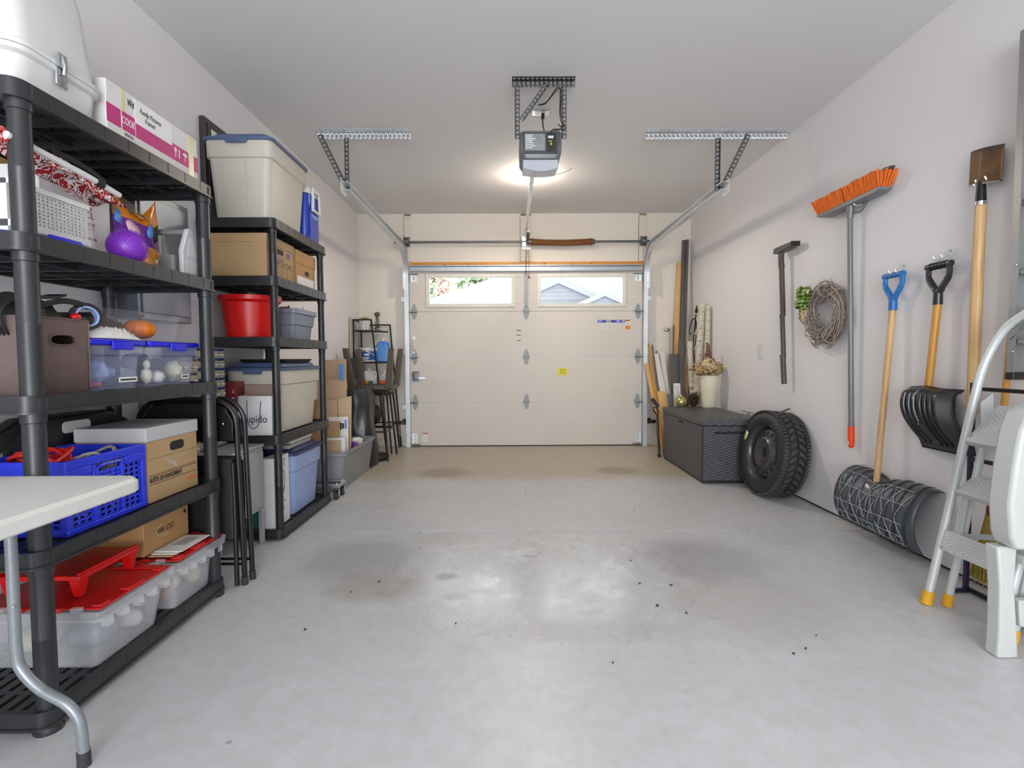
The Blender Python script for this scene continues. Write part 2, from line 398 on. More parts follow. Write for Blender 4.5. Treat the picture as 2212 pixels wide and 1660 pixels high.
# hinges
def hinge_leaf(s):
    return [(-.036, 0), (.036, 0), (.036, s*.012), (.030, s*.04), (.012, s*.082), (.0, s*.09), (-.012, s*.082), (-.030, s*.04), (-.036, s*.012)][::(1 if s > 0 else -1)]
hb = B(); ho = []
for s in (1, -1): hb.prism([(x, z+s*.004) for x, z in hinge_leaf(s)], 'y', -.006, -.0027)
hb.cyl((-.042, -.009, 0), (.042, -.009, 0), .009, n=10)
bolts = B()
for x, z in ((-.012, .022), (.012, .022), (-.012, -.022), (.012, -.022), (0, .06), (0, -.06)): bolts.cyl((x, -.011, z), (x, -.0055, z), .005, n=8)
plain('hinge_zinc', '9da2a5', .62, .25, .1, 30); hme, bme = mesh('hinge', hb, 'hinge_zinc'), mesh('bolts', bolts, 'dark_steel')
for k in (1, 2, 3):
    for x in (W0+.052, DX, W1-.052):
        h = _link('hinge', hme); h.parent = dr; h.location = (x-DX, 0, k*SH)
        c = _link('bolts', bme); c.parent = h
        if x != DX:
            d = -1 if x < DX else 1
            P('roller_shaft', B().cyl((-.03*d, -.024, -.008), (.085*d, -.024, -.008), .006, n=8), 'chrome', h)
def brk(name, x0, x1, z0, z1, d):
    q = P(name, B().box(x0, DY-.006, z0, x1, DY-.0027, z1).box(x0 if d > 0 else x1-.004, DY-.04, z0, x0+.004 if d > 0 else x1, DY-.006, z1), 'zinc', dr)
    b = B()
    for zz in (z0+.025, (z0+z1)/2, z1-.025): b.cyl(((x0+x1)/2, DY-.011, zz), ((x0+x1)/2, DY-.0055, zz), .006, n=8)
    P('bolts', b, 'dark_steel', q)
brk('bottom_bracket', W0+.012, W0+.075, .02, .155, 1); brk('bottom_bracket', W1-.075, W1-.012, .02, .155, -1)
brk('top_bracket', W0+.02, W0+.09, 1.95, 2.03, 1); brk('top_bracket', W1-.09, W1-.02, 1.95, 2.03, -1)
for x, d in ((W0, -1), (W1, 1)):
    for z in (.03, 2.035): P('roller_shaft', B().cyl((x-d*.11, DY-.024, z), (x+d*.03, DY-.024, z), .007, n=8), 'chrome', dr)
# lift handle, slide lock
P('lift_handle', B().tube(smooth_path([(-1.128, DY-.004, 1.285), (-1.126, DY-.03, 1.265), (-1.130, DY-.036, 1.21), (-1.132, DY-.03, 1.155), (-1.13, DY-.004, 1.135)]), .008, 8).cbox((-1.128, DY-.0045, 1.293), (.03, .004, .035)).cbox((-1.13, DY-.0045, 1.128), (.03, .004, .03)), 'zinc', dr)
lk = P('slide_lock', B().rbox(-1.152, DY-.03, .80, -1.072, DY-.004, .885, .004, .004).box(-1.145, DY-.007, .782, -1.075, DY-.003, .90), 'dark_steel', dr)
P('lock_bar', B().box(-1.165, DY-.026, .808, -1.0, DY-.016, .83), 'zinc', lk)
# centre operator stile with arm bracket
plain('bracket_steel', 'a4a9a9', .6, .3, .1)
st = P('operator_stile', B().prism([(DX-.018, 1.66), (DX+.018, 1.66), (DX+.022, 1.78), (DX+.017, 1.84), (DX+.017, 2.06), (DX-.017, 2.06), (DX-.017, 1.84), (DX-.022, 1.78)], 'y', DY-.022, DY-.0035), 'bracket_steel', dr, bev=.002)
b = B()
for z in (1.68, 1.70, 1.72, 1.745, 1.80): b.cyl((DX, DY-.027, z), (DX, DY-.0215, z), .005, n=8)
P('bolts', b, 'dark_steel', st)
# printed stickers on the door
plain('sticker_blue', '2335b4', .5, 0, 0); plain('sticker_orange', 'd98b1c', .5, 0, 0); plain('sticker_yellow', 'e2d51c', .5, 0, 0); plain('sticker_clear', 'd6d0ca', .4, 0, .02); plain('print_grey', 'bdb8b4', .6, 0, 0); plain('sticker_white', 'e9e6e2', .5, 0, 0); plain('sticker_red', 'c9502a', .5, 0, 0)
def sheet(x0, z0, x1, z1, lift=.0032, y=DY): return B().box(x0, y-lift, z0, x1, y-.0002, z1)
s1 = P('warning_sticker', sheet(1.055, 1.385, 1.37, 1.495), 'sticker_clear', dr)
P('sticker_band', sheet(1.043, 1.465, 1.372, 1.495, .0037), 'sticker_blue', s1)
P('sticker_badge', sheet(1.145, 1.468, 1.20, 1.492, .0041), 'tape', s1)
P('band_print', B().box(1.052, DY-.0043, 1.482, 1.10, DY-.0035, 1.487).box(1.052, DY-.0043, 1.473, 1.085, DY-.0035, 1.477).box(1.26, DY-.0043, 1.482, 1.31, DY-.0035, 1.487).box(1.265, DY-.0043, 1.473, 1.30, DY-.0035, 1.477).box(1.33, DY-.0043, 1.474, 1.365, DY-.0035, 1.486), 'sticker_white', s1); P('badge_print', B().box(1.152, DY-.0047, 1.477, 1.193, DY-.0038, 1.484), 'ink', s1)
b = B()
for c in range(6):
    for r in range(9): b.box(1.062+c*.051, DY-.0042, 1.458-r*.008, 1.062+c*.051+R.uniform(.025, .042), DY-.003, 1.461-r*.008)
P('print', b, 'print_grey', s1)
s2 = P('warning_sticker', sheet(1.374, 1.385, 1.428, 1.498), 'sticker_white', dr)
P('sticker_band', sheet(1.374, 1.478, 1.428, 1.498, .0037), 'sticker_orange', s2); P('sticker_band', sheet(1.374, 1.385, 1.428, 1.432, .0037), 'sticker_orange', s2)
P('print', sheet(1.381, 1.485, 1.421, 1.491, .0044).box(1.392, DY-.0044, 1.445, 1.396, DY-.003, 1.47).box(1.396, DY-.0044, 1.455, 1.409, DY-.003, 1.459).box(1.405, DY-.0044, 1.438, 1.409, DY-.003, 1.456), 'ink', s2)
s3 = P('warning_sticker', B().prism(rrect(.575, .845, .69, .928, .008), 'y', DY-.003, DY-.0002), 'sticker_yellow', dr)
b = B().box(.603, DY-.0042, .905, .62, DY-.0029, .914).box(.64, DY-.0042, .905, .66, DY-.0029, .914)
for r in range(4): b.box(.592+r % 2*.006, DY-.0042, .892-r*.011, .673-r % 2*.01, DY-.0029, .8945-r*.011)
P('print', b, 'ink', s3)
s4 = P('warning_sticker', sheet(-1.04, .06, -.975, .165), 'sticker_white', dr)
P('sticker_band', sheet(-1.04, .152, -.975, .165, .0037), 'sticker_red', s4)
b = B()
for r in range(8): b.box(-1.036, DY-.0042, .14-r*.01, -1.012, DY-.003, .143-r*.01).box(-1.005, DY-.0042, .14-r*.01, -.98, DY-.003, .143-r*.01)
P('print', b, 'print_grey', s4)
b = B()
for z in (1.377, 1.322, 1.258): b.box(.085, DY-.001, z-.004, .136, DY+.001, z+.004)
P('maker_marks', b, 'ink', dr)

# ---------------------------------------------------------------- tracks with their hangers
def perf_angle(bb, o, d, L, w1, w2, n1, n2, pitch=.033):   # slotted angle iron: origin, direction, leg directions
    o = Vector(o); d = Vector(d).normalized(); n1 = Vector(n1); n2 = Vector(n2); k = max(2, int(L/pitch))
    for w, nn in ((w1, n1), (w2, n2)):
        if w: bb.perf(o, d*(L/k), nn*w, k, 1, .55, .42)
    return bb
def track(xw, s, yend, label):
    t = thing('door_track', label, 'track', (xw, 6.2, 0), group='overhead door tracks')
    prof = [(0, -.03), (.05, -.03), (.05, -.022), (.047, -.022), (.047, -.0275), (.0025, -.0275), (.0025, .0275), (.047, .0275), (.047, .022), (.05, .022), (.05, .03), (0, .03)]
    zt, rr, yv = 2.335, .36, DY-.026
    path = [(yv, .002), (yv, zt-rr)] + [(yv-rr+rr*cos(a), zt-rr+rr*sin(a)) for a in [radians(q) for q in range(6, 90, 6)]] + [(yv-rr, zt), (yend, zt-.012)]
    rings = []
    for i, (y, z) in enumerate(path):
        a, c = path[max(i-1, 0)], path[min(i+1, len(path)-1)]
        d = Vector((c[0]-a[0], c[1]-a[1])).normalized(); nrm = Vector((d[1], -d[0]))
        rings.append([(xw - s*p, y+nrm[0]*q, z+nrm[1]*q) for p, q in prof])
    P('rail', B().loft(rings), 'zinc', t)
    for z in (.45, 1.1, 1.72):
        P('jamb_bracket', B().box(min(xw, xw+s*.04), 6.275, z, max(xw, xw+s*.04), 6.279, z+.05).box(xw+s*.0005-(.0 if s > 0 else .003), 6.275, z, xw+s*.0005+(.003 if s > 0 else 0), YB-.001, z+.05), 'zinc', t)
    P('flag_bracket', B().box(xw+s*.001-(.0 if s > 0 else .003), 6.19, 1.86, xw+s*.001+(.003 if s > 0 else 0), YB-.001, 2.12), 'zinc', t)
    # hanger: slotted angle under the ceiling, vertical strap, diagonal brace
    x0, x1 = (-1.44, -.735) if s < 0 else (1.035, 2.12)
    P('ceiling_angle', perf_angle(B(), (x0, yend+.11, CZ-.001), (1, 0, 0), x1-x0, .06, .05, (0, -1, 0), (0, 0, -1)), 'zinc', t, solid=.002)
    xs = xw - s*.025
    P('hanger_strap', perf_angle(B(), (xs, yend+.105, CZ-.045), (0, 0, -1), CZ-.045-2.31, .034, .02, (-1, 0, 0), (0, -1, 0)), 'dark_steel', t, solid=.002)
    top = Vector((xw+s*.21, yend+.103, CZ-.03)); bot = Vector((xw+s*.004, yend+.103, 2.30)); d = (bot-top)
    side = d.normalized().cross(Vector((0, 1, 0)))
    P('diagonal_brace', perf_angle(B(), top, d, d.length, .04, 0, side*(1 if s < 0 else -1), (0, -1, 0)), 'dark_steel', t, solid=.002)
    P('end_plate', B().box(xw-.003 if s > 0 else xw, yend-.03, 2.27, xw if s > 0 else xw+.003, yend+.1, 2.365), 'zinc', t)
    return t
track(-1.225, -1, 3.98, 'galvanised curved door track running beside the shelving units')
track(1.625, 1, 4.0, 'galvanised curved door track running beside the tool wall')
# safety sensors on the tracks
for x, s, lb in ((-1.235, -1, 'black door safety sensor by the stacked bar stools'), (1.64, 1, 'black door safety sensor by the leaning boards')):
    t = thing('door_sensor', lb, 'sensor', (x, 6.27, .27), group='door safety sensors')
    P('sensor_body', B().rbox(min(x, x+s*.085), 6.235, .275, max(x, x+s*.085), 6.262, .315, .006, .003), 'black_plastic', t)
    P('mounting_arm', B().box(min(x-s*.015, x+s*.03), 6.2625, .27, max(x-s*.015, x+s*.03), 6.274, .335), 'black_metal', t)
    P('wire', B().tube(smooth_path([(x+s*.07, 6.25, .276), (x+s*.075, 6.30, .16), (x+s*.05, 6.345, .07), (x+s*.2, 6.35, .03)]), .003, 6), 'off_white_plastic', t)
# torsion shaft, spring, cable drums
t = thing('torsion_shaft', 'steel torsion shaft with rust brown spring above the door', 'shaft', (DX, 6.25, 2.4))
P('shaft', B().cyl((-1.33, 6.25, 2.40), (1.72, 6.25, 2.402), .013, n=12), 'dark_steel', t)
plain('spring_rust', '8a5528', .55, .2, .25, 60)
b = B(); pts = []; turns = 46
for i in range(turns*10+1):
    u = i/(turns*10); a = 2*pi*u*turns; x = .255+u*.715; flare = .031+.005*(abs(2*u-1)**8); sag = -.012*sin(pi*u)
    pts.append((x, 6.25+flare*cos(a), 2.40+sag+flare*sin(a)))
P('torsion_spring', b.tube(pts, .0072, 5), 'spring_rust', t)
P('spring_cone', B().cyl((.965, 6.25, 2.4), (1.0, 6.25, 2.4), .036, .028, 12), 'dark_steel', t); P('spring_cone', B().cyl((.215, 6.25, 2.4), (.255, 6.25, 2.4), .03, .036, 12), 'dark_steel', t)
for x, s in ((-1.185, 1), (1.565, -1)):
    P('cable_drum', B().cyl((x-.028, 6.25, 2.405), (x-.02, 6.25, 2.405), .058, n=20).cyl((x-.02, 6.25, 2.405), (x+.02, 6.25, 2.405), .05, n=20).cyl((x+.02, 6.25, 2.405), (x+.028, 6.25, 2.405), .058, n=20), 'dark_steel', t)
    P('lift_cable', B().cyl((x+s*.002, 6.305-.06, 2.36), (x-s*.045, 6.288, .1), .0018, n=5), 'dark_steel', t)
P('centre_bracket', B().box(.155, 6.24, 2.35, .20, YB-.021, 2.46).box(.155, YB-.026, 2.33, .25, YB-.0205, 2.48), 'zinc', t)

# ---------------------------------------------------------------- opener
t = thing('garage_door_opener', 'ceiling hung garage door opener with grey housing on slotted straps', 'opener', (.2, 3.5, 2.2))
plain('opener_grey', '6d6f72', .35, 0, .04); plain('opener_dark', '434548', .35, 0, .04); plain('lens_white', 'b9bcc6', .3, 0, .02)
P('ceiling_angle', perf_angle(B(), (.024, 3.345, CZ-.001), (1, 0, 0), .385, .045, .042, (0, -1, 0), (0, 0, -1), .026), 'dark_steel', t, solid=.0022)
for x, lo in ((.055, 2.40), (.342, 2.40)):
    P('hanger_strap', perf_angle(B(), (x+.015, 3.342, CZ-.04), (0, 0, -1), CZ-.04-lo, .03, .022, (-1, 0, 0), (0, 1, 0), .026), 'dark_steel', t, solid=.0022)
a, c = Vector((.225, 3.34, CZ-.02)), Vector((.068, 3.34, 2.52)); d = c-a
P('diagonal_brace', perf_angle(B(), a, d, d.length, .03, 0, d.normalized().cross(Vector((0, 1, 0))), (0, 1, 0), .026), 'dark_steel', t, solid=.0022)
h = P('housing', B().taper([(.2, 3.50, .105, .145, .02, 2.288), (.2, 3.50, .128, .158, .025, 2.325), (.2, 3.50, .132, .16, .025, 2.44), (.2, 3.50, .12, .15, .025, 2.452)]), 'opener_grey', t)
P('rear_panel', B().prism([(.095, 2.31), (.305, 2.31), (.318, 2.435), (.082, 2.435)], 'y', 3.331, 3.342), 'opener_dark', h, bev=.003)
plain('foil_label', '8f9294', .3, .3, .15, 20)
lb = P('spec_label', B().box(.10, 3.3285, 2.325, .225, 3.331, 2.425), 'foil_label', h)
b = B()
for r in range(8): b.box(.105, 3.327, 2.415-r*.011, .105+R.uniform(.04, .07), 3.3286, 2.419-r*.011)
P('print', b, 'sticker_white', lb)
P('control_panel', B().box(.236, 3.327, 2.32, .292, 3.331, 2.43), 'black_plastic', h)
P('terminal_block', B().box(.243, 3.318, 2.395, .275, 3.327, 2.41), 'off_white_plastic', h)
P('buttons', B().cyl((.25, 3.322, 2.378), (.25, 3.328, 2.378), .004, n=8).cyl((.262, 3.322, 2.378), (.262, 3.328, 2.378), .004, n=8).cyl((.262, 3.322, 2.362), (.262, 3.328, 2.362), .006, n=8), 'sticker_yellow', h)
rings = []
for i in range(13):
    x = .09+.22*i/12; dz = -.022*sin(pi*i/12)
    rings.append([(x, 3.372, 2.287), (x, 3.372, 2.236+dz), (x, 3.62, 2.268+dz*.5), (x, 3.62, 2.287)])
P('lamp_lens', B().loft(rings), 'lens_white', t, bev=.004)
P('power_cord', B().tube(smooth_path([(.236, 3.76, CZ-.05), (.238, 3.74, CZ-.10), (.242, 3.68, 2.58), (.222, 3.62, 2.52), (.232, 3.58, 2.48), (.25, 3.56, 2.449)]), .0045, 6), 'black_plastic', t)
P('bell_wire', B().tube(smooth_path([(.20, 3.66, CZ-.004), (.25, 3.55, 2.72), (.315, 3.37, 2.725), (.318, 3.36, 2.55), (.335, 3.33, 2.47), (.318, 3.31, 2.462), (.305, 3.318, 2.475), (.325, 3.31, 2.448), (.27, 3.318, 2.445), (.258, 3.312, 2.408)]), .003, 5).tube(smooth_path([(.205, 3.66, CZ-.004), (.245, 3.56, 2.715), (.322, 3.375, 2.72), (.324, 3.365, 2.56), (.345, 3.325, 2.46), (.31, 3.31, 2.44), (.265, 3.314, 2.44), (.262, 3.312, 2.408)]), .0028, 5), 'ink', t)
P('antenna_wire', B().tube(smooth_path([(.31, 3.6, 2.27), (.36, 3.58, 2.275), (.42, 3.57, 2.30)]), .0015, 5), 'ink', t)
rl = P('rail', B().prism([(-.016, 0), (.016, 0), (.016, .006), (.004, .008), (.004, .04), (-.004, .04), (-.004, .008), (-.016, .006)], 'y', 0, 1).tf(Matrix(((1, .027, 0, .166), (0, 2.48, 0, 3.64), (0, .18, 1, 2.325), (0, 0, 0, 1)))), 'zinc', t)
P('header_bracket', B().box(.205, 6.12, 2.44, .24, 6.2, 2.53).box(.205, 6.2, 2.43, .21, YB-.03, 2.5).box(.236, 6.2, 2.43, .24, YB-.03, 2.5), 'dark_steel', t)
P('trolley', B().box(.20, 6.02, 2.455, .235, 6.12, 2.49), 'dark_steel', t)
P('door_arm', B().strip([(.205, 6.10, 2.45), (.2, 6.2, 2.25), (.197, 6.265, 2.03)], .006, .026, (1, 0, 0)), 'black_metal', t)
plain('cord_red', '8c3a3e', .7, 0, .1)
P('release_cord', B().tube(smooth_path([(.224, 6.08, 2.455), (.226, 6.09, 2.2), (.227, 6.09, 1.98)]), .003, 6).ball((.227, 6.09, 1.965), .011, 8, 6, (1, 1, 1.5)), 'cord_red', t)
# ceiling outlet
t = thing('ceiling_outlet', 'white outlet plate on ceiling behind the opener bracket', 'outlet', (.225, 3.775, CZ-.02))
P('plate', B().rbox(.165, 3.735, CZ-.006, .285, 3.815, CZ-.0004, .006, .002), 'steel', t)
P('socket', B().box(.185, 3.755, CZ-.010, .222, 3.795, CZ-.006).box(.229, 3.755, CZ-.010, .266, 3.795, CZ-.006), 'white_plastic', t)
P('plug', B().rbox(.228, 3.75, CZ-.05, .25, 3.78, CZ-.0105, .006, .003), 'black_plastic', t)
# ceiling bulb that lights the garage
LX, LY = .205, 5.02
t = thing('ceiling_lamp', 'bare warm bulb in white ceiling holder beyond the opener', 'lamp', (LX, LY, CZ-.1))
P('lamp_holder', B().lathe([(.055, 0), (.055, -.01), (.035, -.028), (.024, -.034)], (LX, LY, CZ-.0005), 20), 'white_plastic', t)
emit('bulb_glow', 'ffd9a8', 25)
P('bulb', B().lathe([(.012, -.034), (.014, -.045), (.03, -.075), (.032, -.088), (.024, -.108), (.008, -.118)], (LX, LY, CZ), 16), 'bulb_glow', t)
ld = bpy.data.lights.new('bulb_light', 'POINT'); ld.energy = 11; ld.color = (1.0, .88, .74); ld.shadow_soft_size = .1
lo = _link('bulb_light', ld); lo.parent = t; lo.location = (0, 0, .012)
# the flood bulb throws most of its light downward
sd_ = bpy.data.lights.new('bulb_flood', 'SPOT'); sd_.energy = 36; sd_.color = (1.0, .88, .74); sd_.shadow_soft_size = .07; sd_.spot_size = radians(172); sd_.spot_blend = .35
so_ = _link('bulb_flood', sd_); so_.parent = t; so_.location = (0, 0, -.026)

# ================================================================ outside the door windows
plain('driveway_grey', 'b5b5b3', .8, 0, .05); plain('roof_pale', '707172', .8, 0, .03, 6); plain('siding', '6a6d74', .7, 0, .02); plain('fascia', '7a7b7c', .6, 0, .01); plain('soffit', '62677a', .7, 0, 0)
S('ground_outside', B().box(-30, 6.52, -.3, 34, 60, -.02), 'driveway_grey')
t = thing('neighbour_house', 'pale neighbouring house with gabled roof across the driveway', 'house', (2.0, 24, -.02))
HY = 22.0
P('wall', B().box(-5.2, HY+.8, -.02, 9.5, 31, 2.8), 'siding', t)
P('roof', B().add([(-6.2, HY+.2, 2.6), (10.2, HY+.2, 2.6), (10.2, 32, 2.6), (-6.2, 32, 2.6), (.6, 26.3, 5.4), (6.8, 26.3, 5.4)], [(3, 2, 1, 0), (0, 1, 5, 4), (2, 3, 4, 5), (1, 2, 5), (3, 0, 4)]), 'roof_pale', t)
gx, gz, sl = 2.02, 4.30, .445
def gable(name, gx, gz, hw, y, yb, mw=.26):
    zb = gz-hw*sl
    g = P(name, B().prism([(gx-hw, zb), (gx+hw, zb), (gx, gz)], 'y', y+.06, yb), 'roof_pale', t)
    n = int((gz-zb)/.16)
    for k in range(n):
        z0 = zb+k*.16; w0 = (gz-z0)/sl-.12
        if w0 > .12: P('siding_board', B().prism([(gx-w0, z0), (gx+w0, z0), (gx+max(w0-.34, .02), z0+.152), (gx-max(w0-.34, .02), z0+.152)], 'y', y+.02, y+.055), 'siding', g)
    for s in (-1, 1):
        P('fascia_board', B().prism([(gx, gz+.06), (gx+s*(hw+.1), gz+.06-(hw+.1)*sl), (gx+s*(hw+.1), gz+.06-mw-(hw+.1)*sl), (gx, gz+.06-mw)], 'y', y-.06, y+.01), 'fascia', g)
        P('soffit', B().prism([(gx, gz-.2), (gx+s*hw, gz-.2-hw*sl), (gx+s*hw, gz-.27-hw*sl), (gx, gz-.27)], 'y', y+.011, y+.019), 'soffit', g)
gable('gable', gx, gz, 3.4, HY, 26)
gable('porch_gable', 3.78, 3.62, 1.9, HY-.8, HY+.05, .2)
# trees beyond the roof
plain('bark_tree', '6b5a48', .9, 0, .2); plain('leaf_green', 'aebf9e', .6, 0, .25, 3); plain('leaf_orange', 'd6bcae', .6, 0, .2, 3)
def tree(x, y, h, r, mat, label, sd):
    rr = random.Random(sd); t = thing('leafy_tree', label, 'tree', (x, y, -.02), group='trees behind the house')
    tb = B().tube(smooth_path([(x, y, -.02), (x+.1, y, h*.4), (x-.05, y, h*.75)]), [.22]+[.16]*6+[.12]*6, 8)
    for k in range(9):
        a = rr.uniform(0, 6.28); z = h*rr.uniform(.35, .7)
        tb.tube([(x, y, z), (x+cos(a)*r*.5, y+sin(a)*r*.5, z+.8), (x+cos(a)*r*.85, y+sin(a)*r*.85, z+1.5)], [.07, .045, .02], 5)
    P('trunk', tb, 'bark_tree', t)
    b = B()
    for k in range(4200):
        d = Vector((rr.gauss(0, 1), rr.gauss(0, 1), rr.gauss(0, 1))).normalized()*(rr.random()**.4)
        q = 1+.35*noise.noise(d*2.3+Vector((sd, 0, 0)))
        c = Vector((x+d.x*r*q, y+d.y*r*q, h*.62+d.z*h*.40*q)); s = rr.uniform(.14, .3)
        u = Vector((rr.uniform(-1, 1), rr.uniform(-1, 1), rr.uniform(-1, 1))).normalized(); w = u.orthogonal().normalized()*s*.6; u = u*s
        b.add([c-u, c-w, c+u, c+w], [(0, 1, 2, 3)])
    P('crown', b, mat, t, kind='stuff')
tree(-6.3, 40, 10.5, 2.1, 'leaf_green', 'tall green tree farthest from the house gable', 1)
tree(-1.9, 40, 11.0, 2.2, 'leaf_green', 'broad green tree behind the slope of the house roof', 2)
tree(-4.1, 34.0, 7.0, .5, 'leaf_orange', 'small orange autumn tree beside the house roof', 3)
# ================================================================ shelving units
plain('label_white', 'efefec', .5, 0, 0); plain('pale_blue_stuff', '9aaede', .4, 0, .3, 40); plain('blue_stuff', '3a4fa0', .5, 0, .3, 30); plain('cream_stuff', 'd9d3b4', .6, 0, .15, 30); plain('brown_stuff', '6a5444', .6, 0, .3, 25); plain('pink_stuff', 'c7506a', .5, 0, .1)
def shelf_unit(label, x0, x1, y0, y1, tops, rim, pr, mat, pin, grid_gap):
    t = thing('plastic_shelving_unit', label, 'shelving unit', ((x0+x1)/2, (y0+y1)/2, 0), group='five tier plastic shelving units')
    px = (x0+pin, x1-pin); py = (y0+pin+.012, y1-pin-.012); me = None
    for i, zt in enumerate(tops):
        if me is None:
            b = B(); tk = .012
            o = rrect(x0, y0, x1, y1, .035, 5); o2 = rrect(x0-.005, y0-.005, x1+.005, y1+.005, .04, 5); q = rrect(x0+tk, y0+tk, x1-tk, y1-tk, .025, 5)
            rg = lambda pts, z: [(p[0], p[1], z) for p in pts]
            b.loft([rg(q, 0), rg(o, 0), rg(o, -rim+.008), rg(o2, -rim+.008), rg(o2, -rim), rg(q, -rim), rg(q, 0)], False, False)
            n = int((x1-x0-2*tk)/grid_gap)
            for k in range(n):
                xx = x0+tk+(x1-x0-2*tk)*(k+.5)/n; b.box(xx-grid_gap*.33, y0+tk, -.024, xx+grid_gap*.33, y1-tk, -.012)
            for k in range(11):
                yy = y0+.03+(y1-y0-.06)*k/10; b.box(x0+tk, yy-.008, -.03 if k % 2 else -rim+.004, x1-tk, yy+.008, -.0125)
            b.box(x0+tk, (y0+y1)/2-.004, -rim+.002, x1-tk, (y0+y1)/2+.004, -.03)
            for xx in (x0+(x1-x0)*.33, x0+(x1-x0)*.66): b.box(xx-.004, y0+tk, -rim+.004, xx+.004, y1-tk, -.025)
            for xx in px:
                for yy in py: b.cyl((xx, yy, -rim+.002), (xx, yy, -.006), pr*1.25, n=12)
            for k in range(1, 9):
                yy = y0+(y1-y0)*k/9; b.box(x1-.0005, yy-.0015, -rim+.009, x1+.0012, yy+.0015, -.002)
            me = mesh('shelf', b, mat)
        o = _link('shelf', me); o.parent = t; o.location = (-t.location.x, -t.location.y, zt)
        z0 = 0.012 if i == 0 else tops[i-1]-.006
        for xx in px:
            for yy in py:
                z1 = zt-rim+.003
                if i == 0:
                    if z1 > .02: P('foot', B().lathe([(pr*1.35, 0), (pr*1.35, .006), (pr*1.05, .016), (pr, z1)], (xx, yy, .0005), 14), mat, t)
                else:
                    P('post', B().lathe([(pr*.98, z0), (pr, z0+.01), (pr, (z0+z1)/2-.002), (pr*1.02, (z0+z1)/2), (pr, (z0+z1)/2+.002), (pr, z1-.03), (pr*1.12, z1-.028), (pr*1.12, z1)], (xx, yy, 0), 16), mat, t)
    return t
shelf_unit('tall charcoal plastic shelving unit beside the folding table', -1.765, -1.290, 1.432, 2.375, [.072, .525, .956, 1.398, 1.80], .05, .027, 'shelf_plastic', .030, .04)
shelf_unit('dark plastic shelving unit holding the red tub and beige totes', -1.765, -1.318, 3.036, 3.885, [.066, .615, 1.18, 1.525, 1.85], .055, .0215, 'shelf_plastic_dark', .032, .036)

def lid_tote(name, label, cat, x0, y0, x1, y1, z0, z1, body, lid, group=None, tap=.035, rib=True, lidh=.035, ov=.014, band=.1, r=.04):
    cx, cy, hx, hy = (x0+x1)/2, (y0+y1)/2, (x1-x0)/2-ov, (y1-y0)/2-ov
    t = thing(name, label, cat, (cx, cy, z0), group=group); zl = z1-lidh
    zs = zl-band; k = lambda z: tap*(zl-z)/(zl-z0)
    lev = [(cx, cy, hx-tap, hy-tap, r, z0+.006), (cx, cy, hx-k(zs)-.004, hy-k(zs)-.004, r, zs), (cx, cy, hx-k(zs)+.006, hy-k(zs)+.006, r, zs+.008), (cx, cy, hx, hy, r, zl-.002),
           (cx, cy, hx-.004, hy-.004, r, zl-.002), (cx, cy, hx-.004-tap, hy-.004-tap, r, z0+.011)]
    o = P('body', B().taper(lev), body, t)
    fb = B()
    for u in (-.55, .55): fb.rbox(cx+u*hx-.03, cy-hy+tap+.02, z0+.0005, cx+u*hx+.03, cy+hy-tap-.02, z0+.0062, .008, .002)
    P('foot_ribs', fb, body, o)
    if rib:      # raised panels on the ends and long sides
        zc = zs-.004
        for s in (-1, 1):
            def side(u0, u1):
                yb, yt = cy+s*(hy-tap-.001), cy+s*(hy-k(zs)-.005)
                return [(cx+u0*hx, yb), (cx+u1*hx, yb), (cx+u0*hx, yt), (cx+u1*hx, yt)]
            a = side(-.45, .2); d = s*.006
            P('raised_panel', B().loft([[(a[0][0], a[0][1], z0+.02), (a[1][0], a[1][1], z0+.02), (a[1][0], a[1][1]+d, z0+.025), (a[0][0], a[0][1]+d, z0+.025)], [(a[2][0], a[2][1], zc), (a[3][0], a[3][1], zc), (a[3][0], a[3][1]+d, zc), (a[2][0], a[2][1]+d, zc)]]), body, o)
    lv = [(cx, cy, hx+ov-.004, hy+ov-.004, r+.01, zl-.012), (cx, cy, hx+ov, hy+ov, r+.01, zl-.006), (cx, cy, hx+ov, hy+ov, r+.01, zl+.004), (cx, cy, hx+ov-.012, hy+ov-.012, r, zl+.010), (cx, cy, hx-.02, hy-.02, r, zl+.012), (cx, cy, hx-.035, hy-.035, r, z1)]
    l = P('lid', B().taper(lv), lid, t)
    for s in (-1, 1):
        yy = cy+s*(hy+ov+.001)
        P('latch_tab', B().prism([(cx-.24*hx*1.5, zl+.002), (cx+.24*hx*1.5, zl+.002), (cx+.2*hx*1.5, zl-.032), (cx-.2*hx*1.5, zl-.032)], 'y', min(yy, yy+s*.004), max(yy, yy+s*.004)), lid, l, bev=.003)
    return t
def board_box(name, label, cat, x0, y0, x1, y1, z0, z1, mat, lid=None, lidmat=None, lidh=.06, group=None, slot=None, slotmat='black_matt', bev=.003):
    t = thing(name, label, cat, ((x0+x1)/2, (y0+y1)/2, z0), group=group)
    if lid: P('body', B().box(x0+.004, y0+.004, z0+.0005, x1-.004, y1-.004, z1-.004), mat, t, bev=bev); P('lid', B().box(x0, y0, z1-lidh, x1, y1, z1), lidmat or mat, t, bev=bev)
    else: P('body', B().box(x0, y0, z0+.0005, x1, y1, z1), mat, t, bev=bev)
    return t

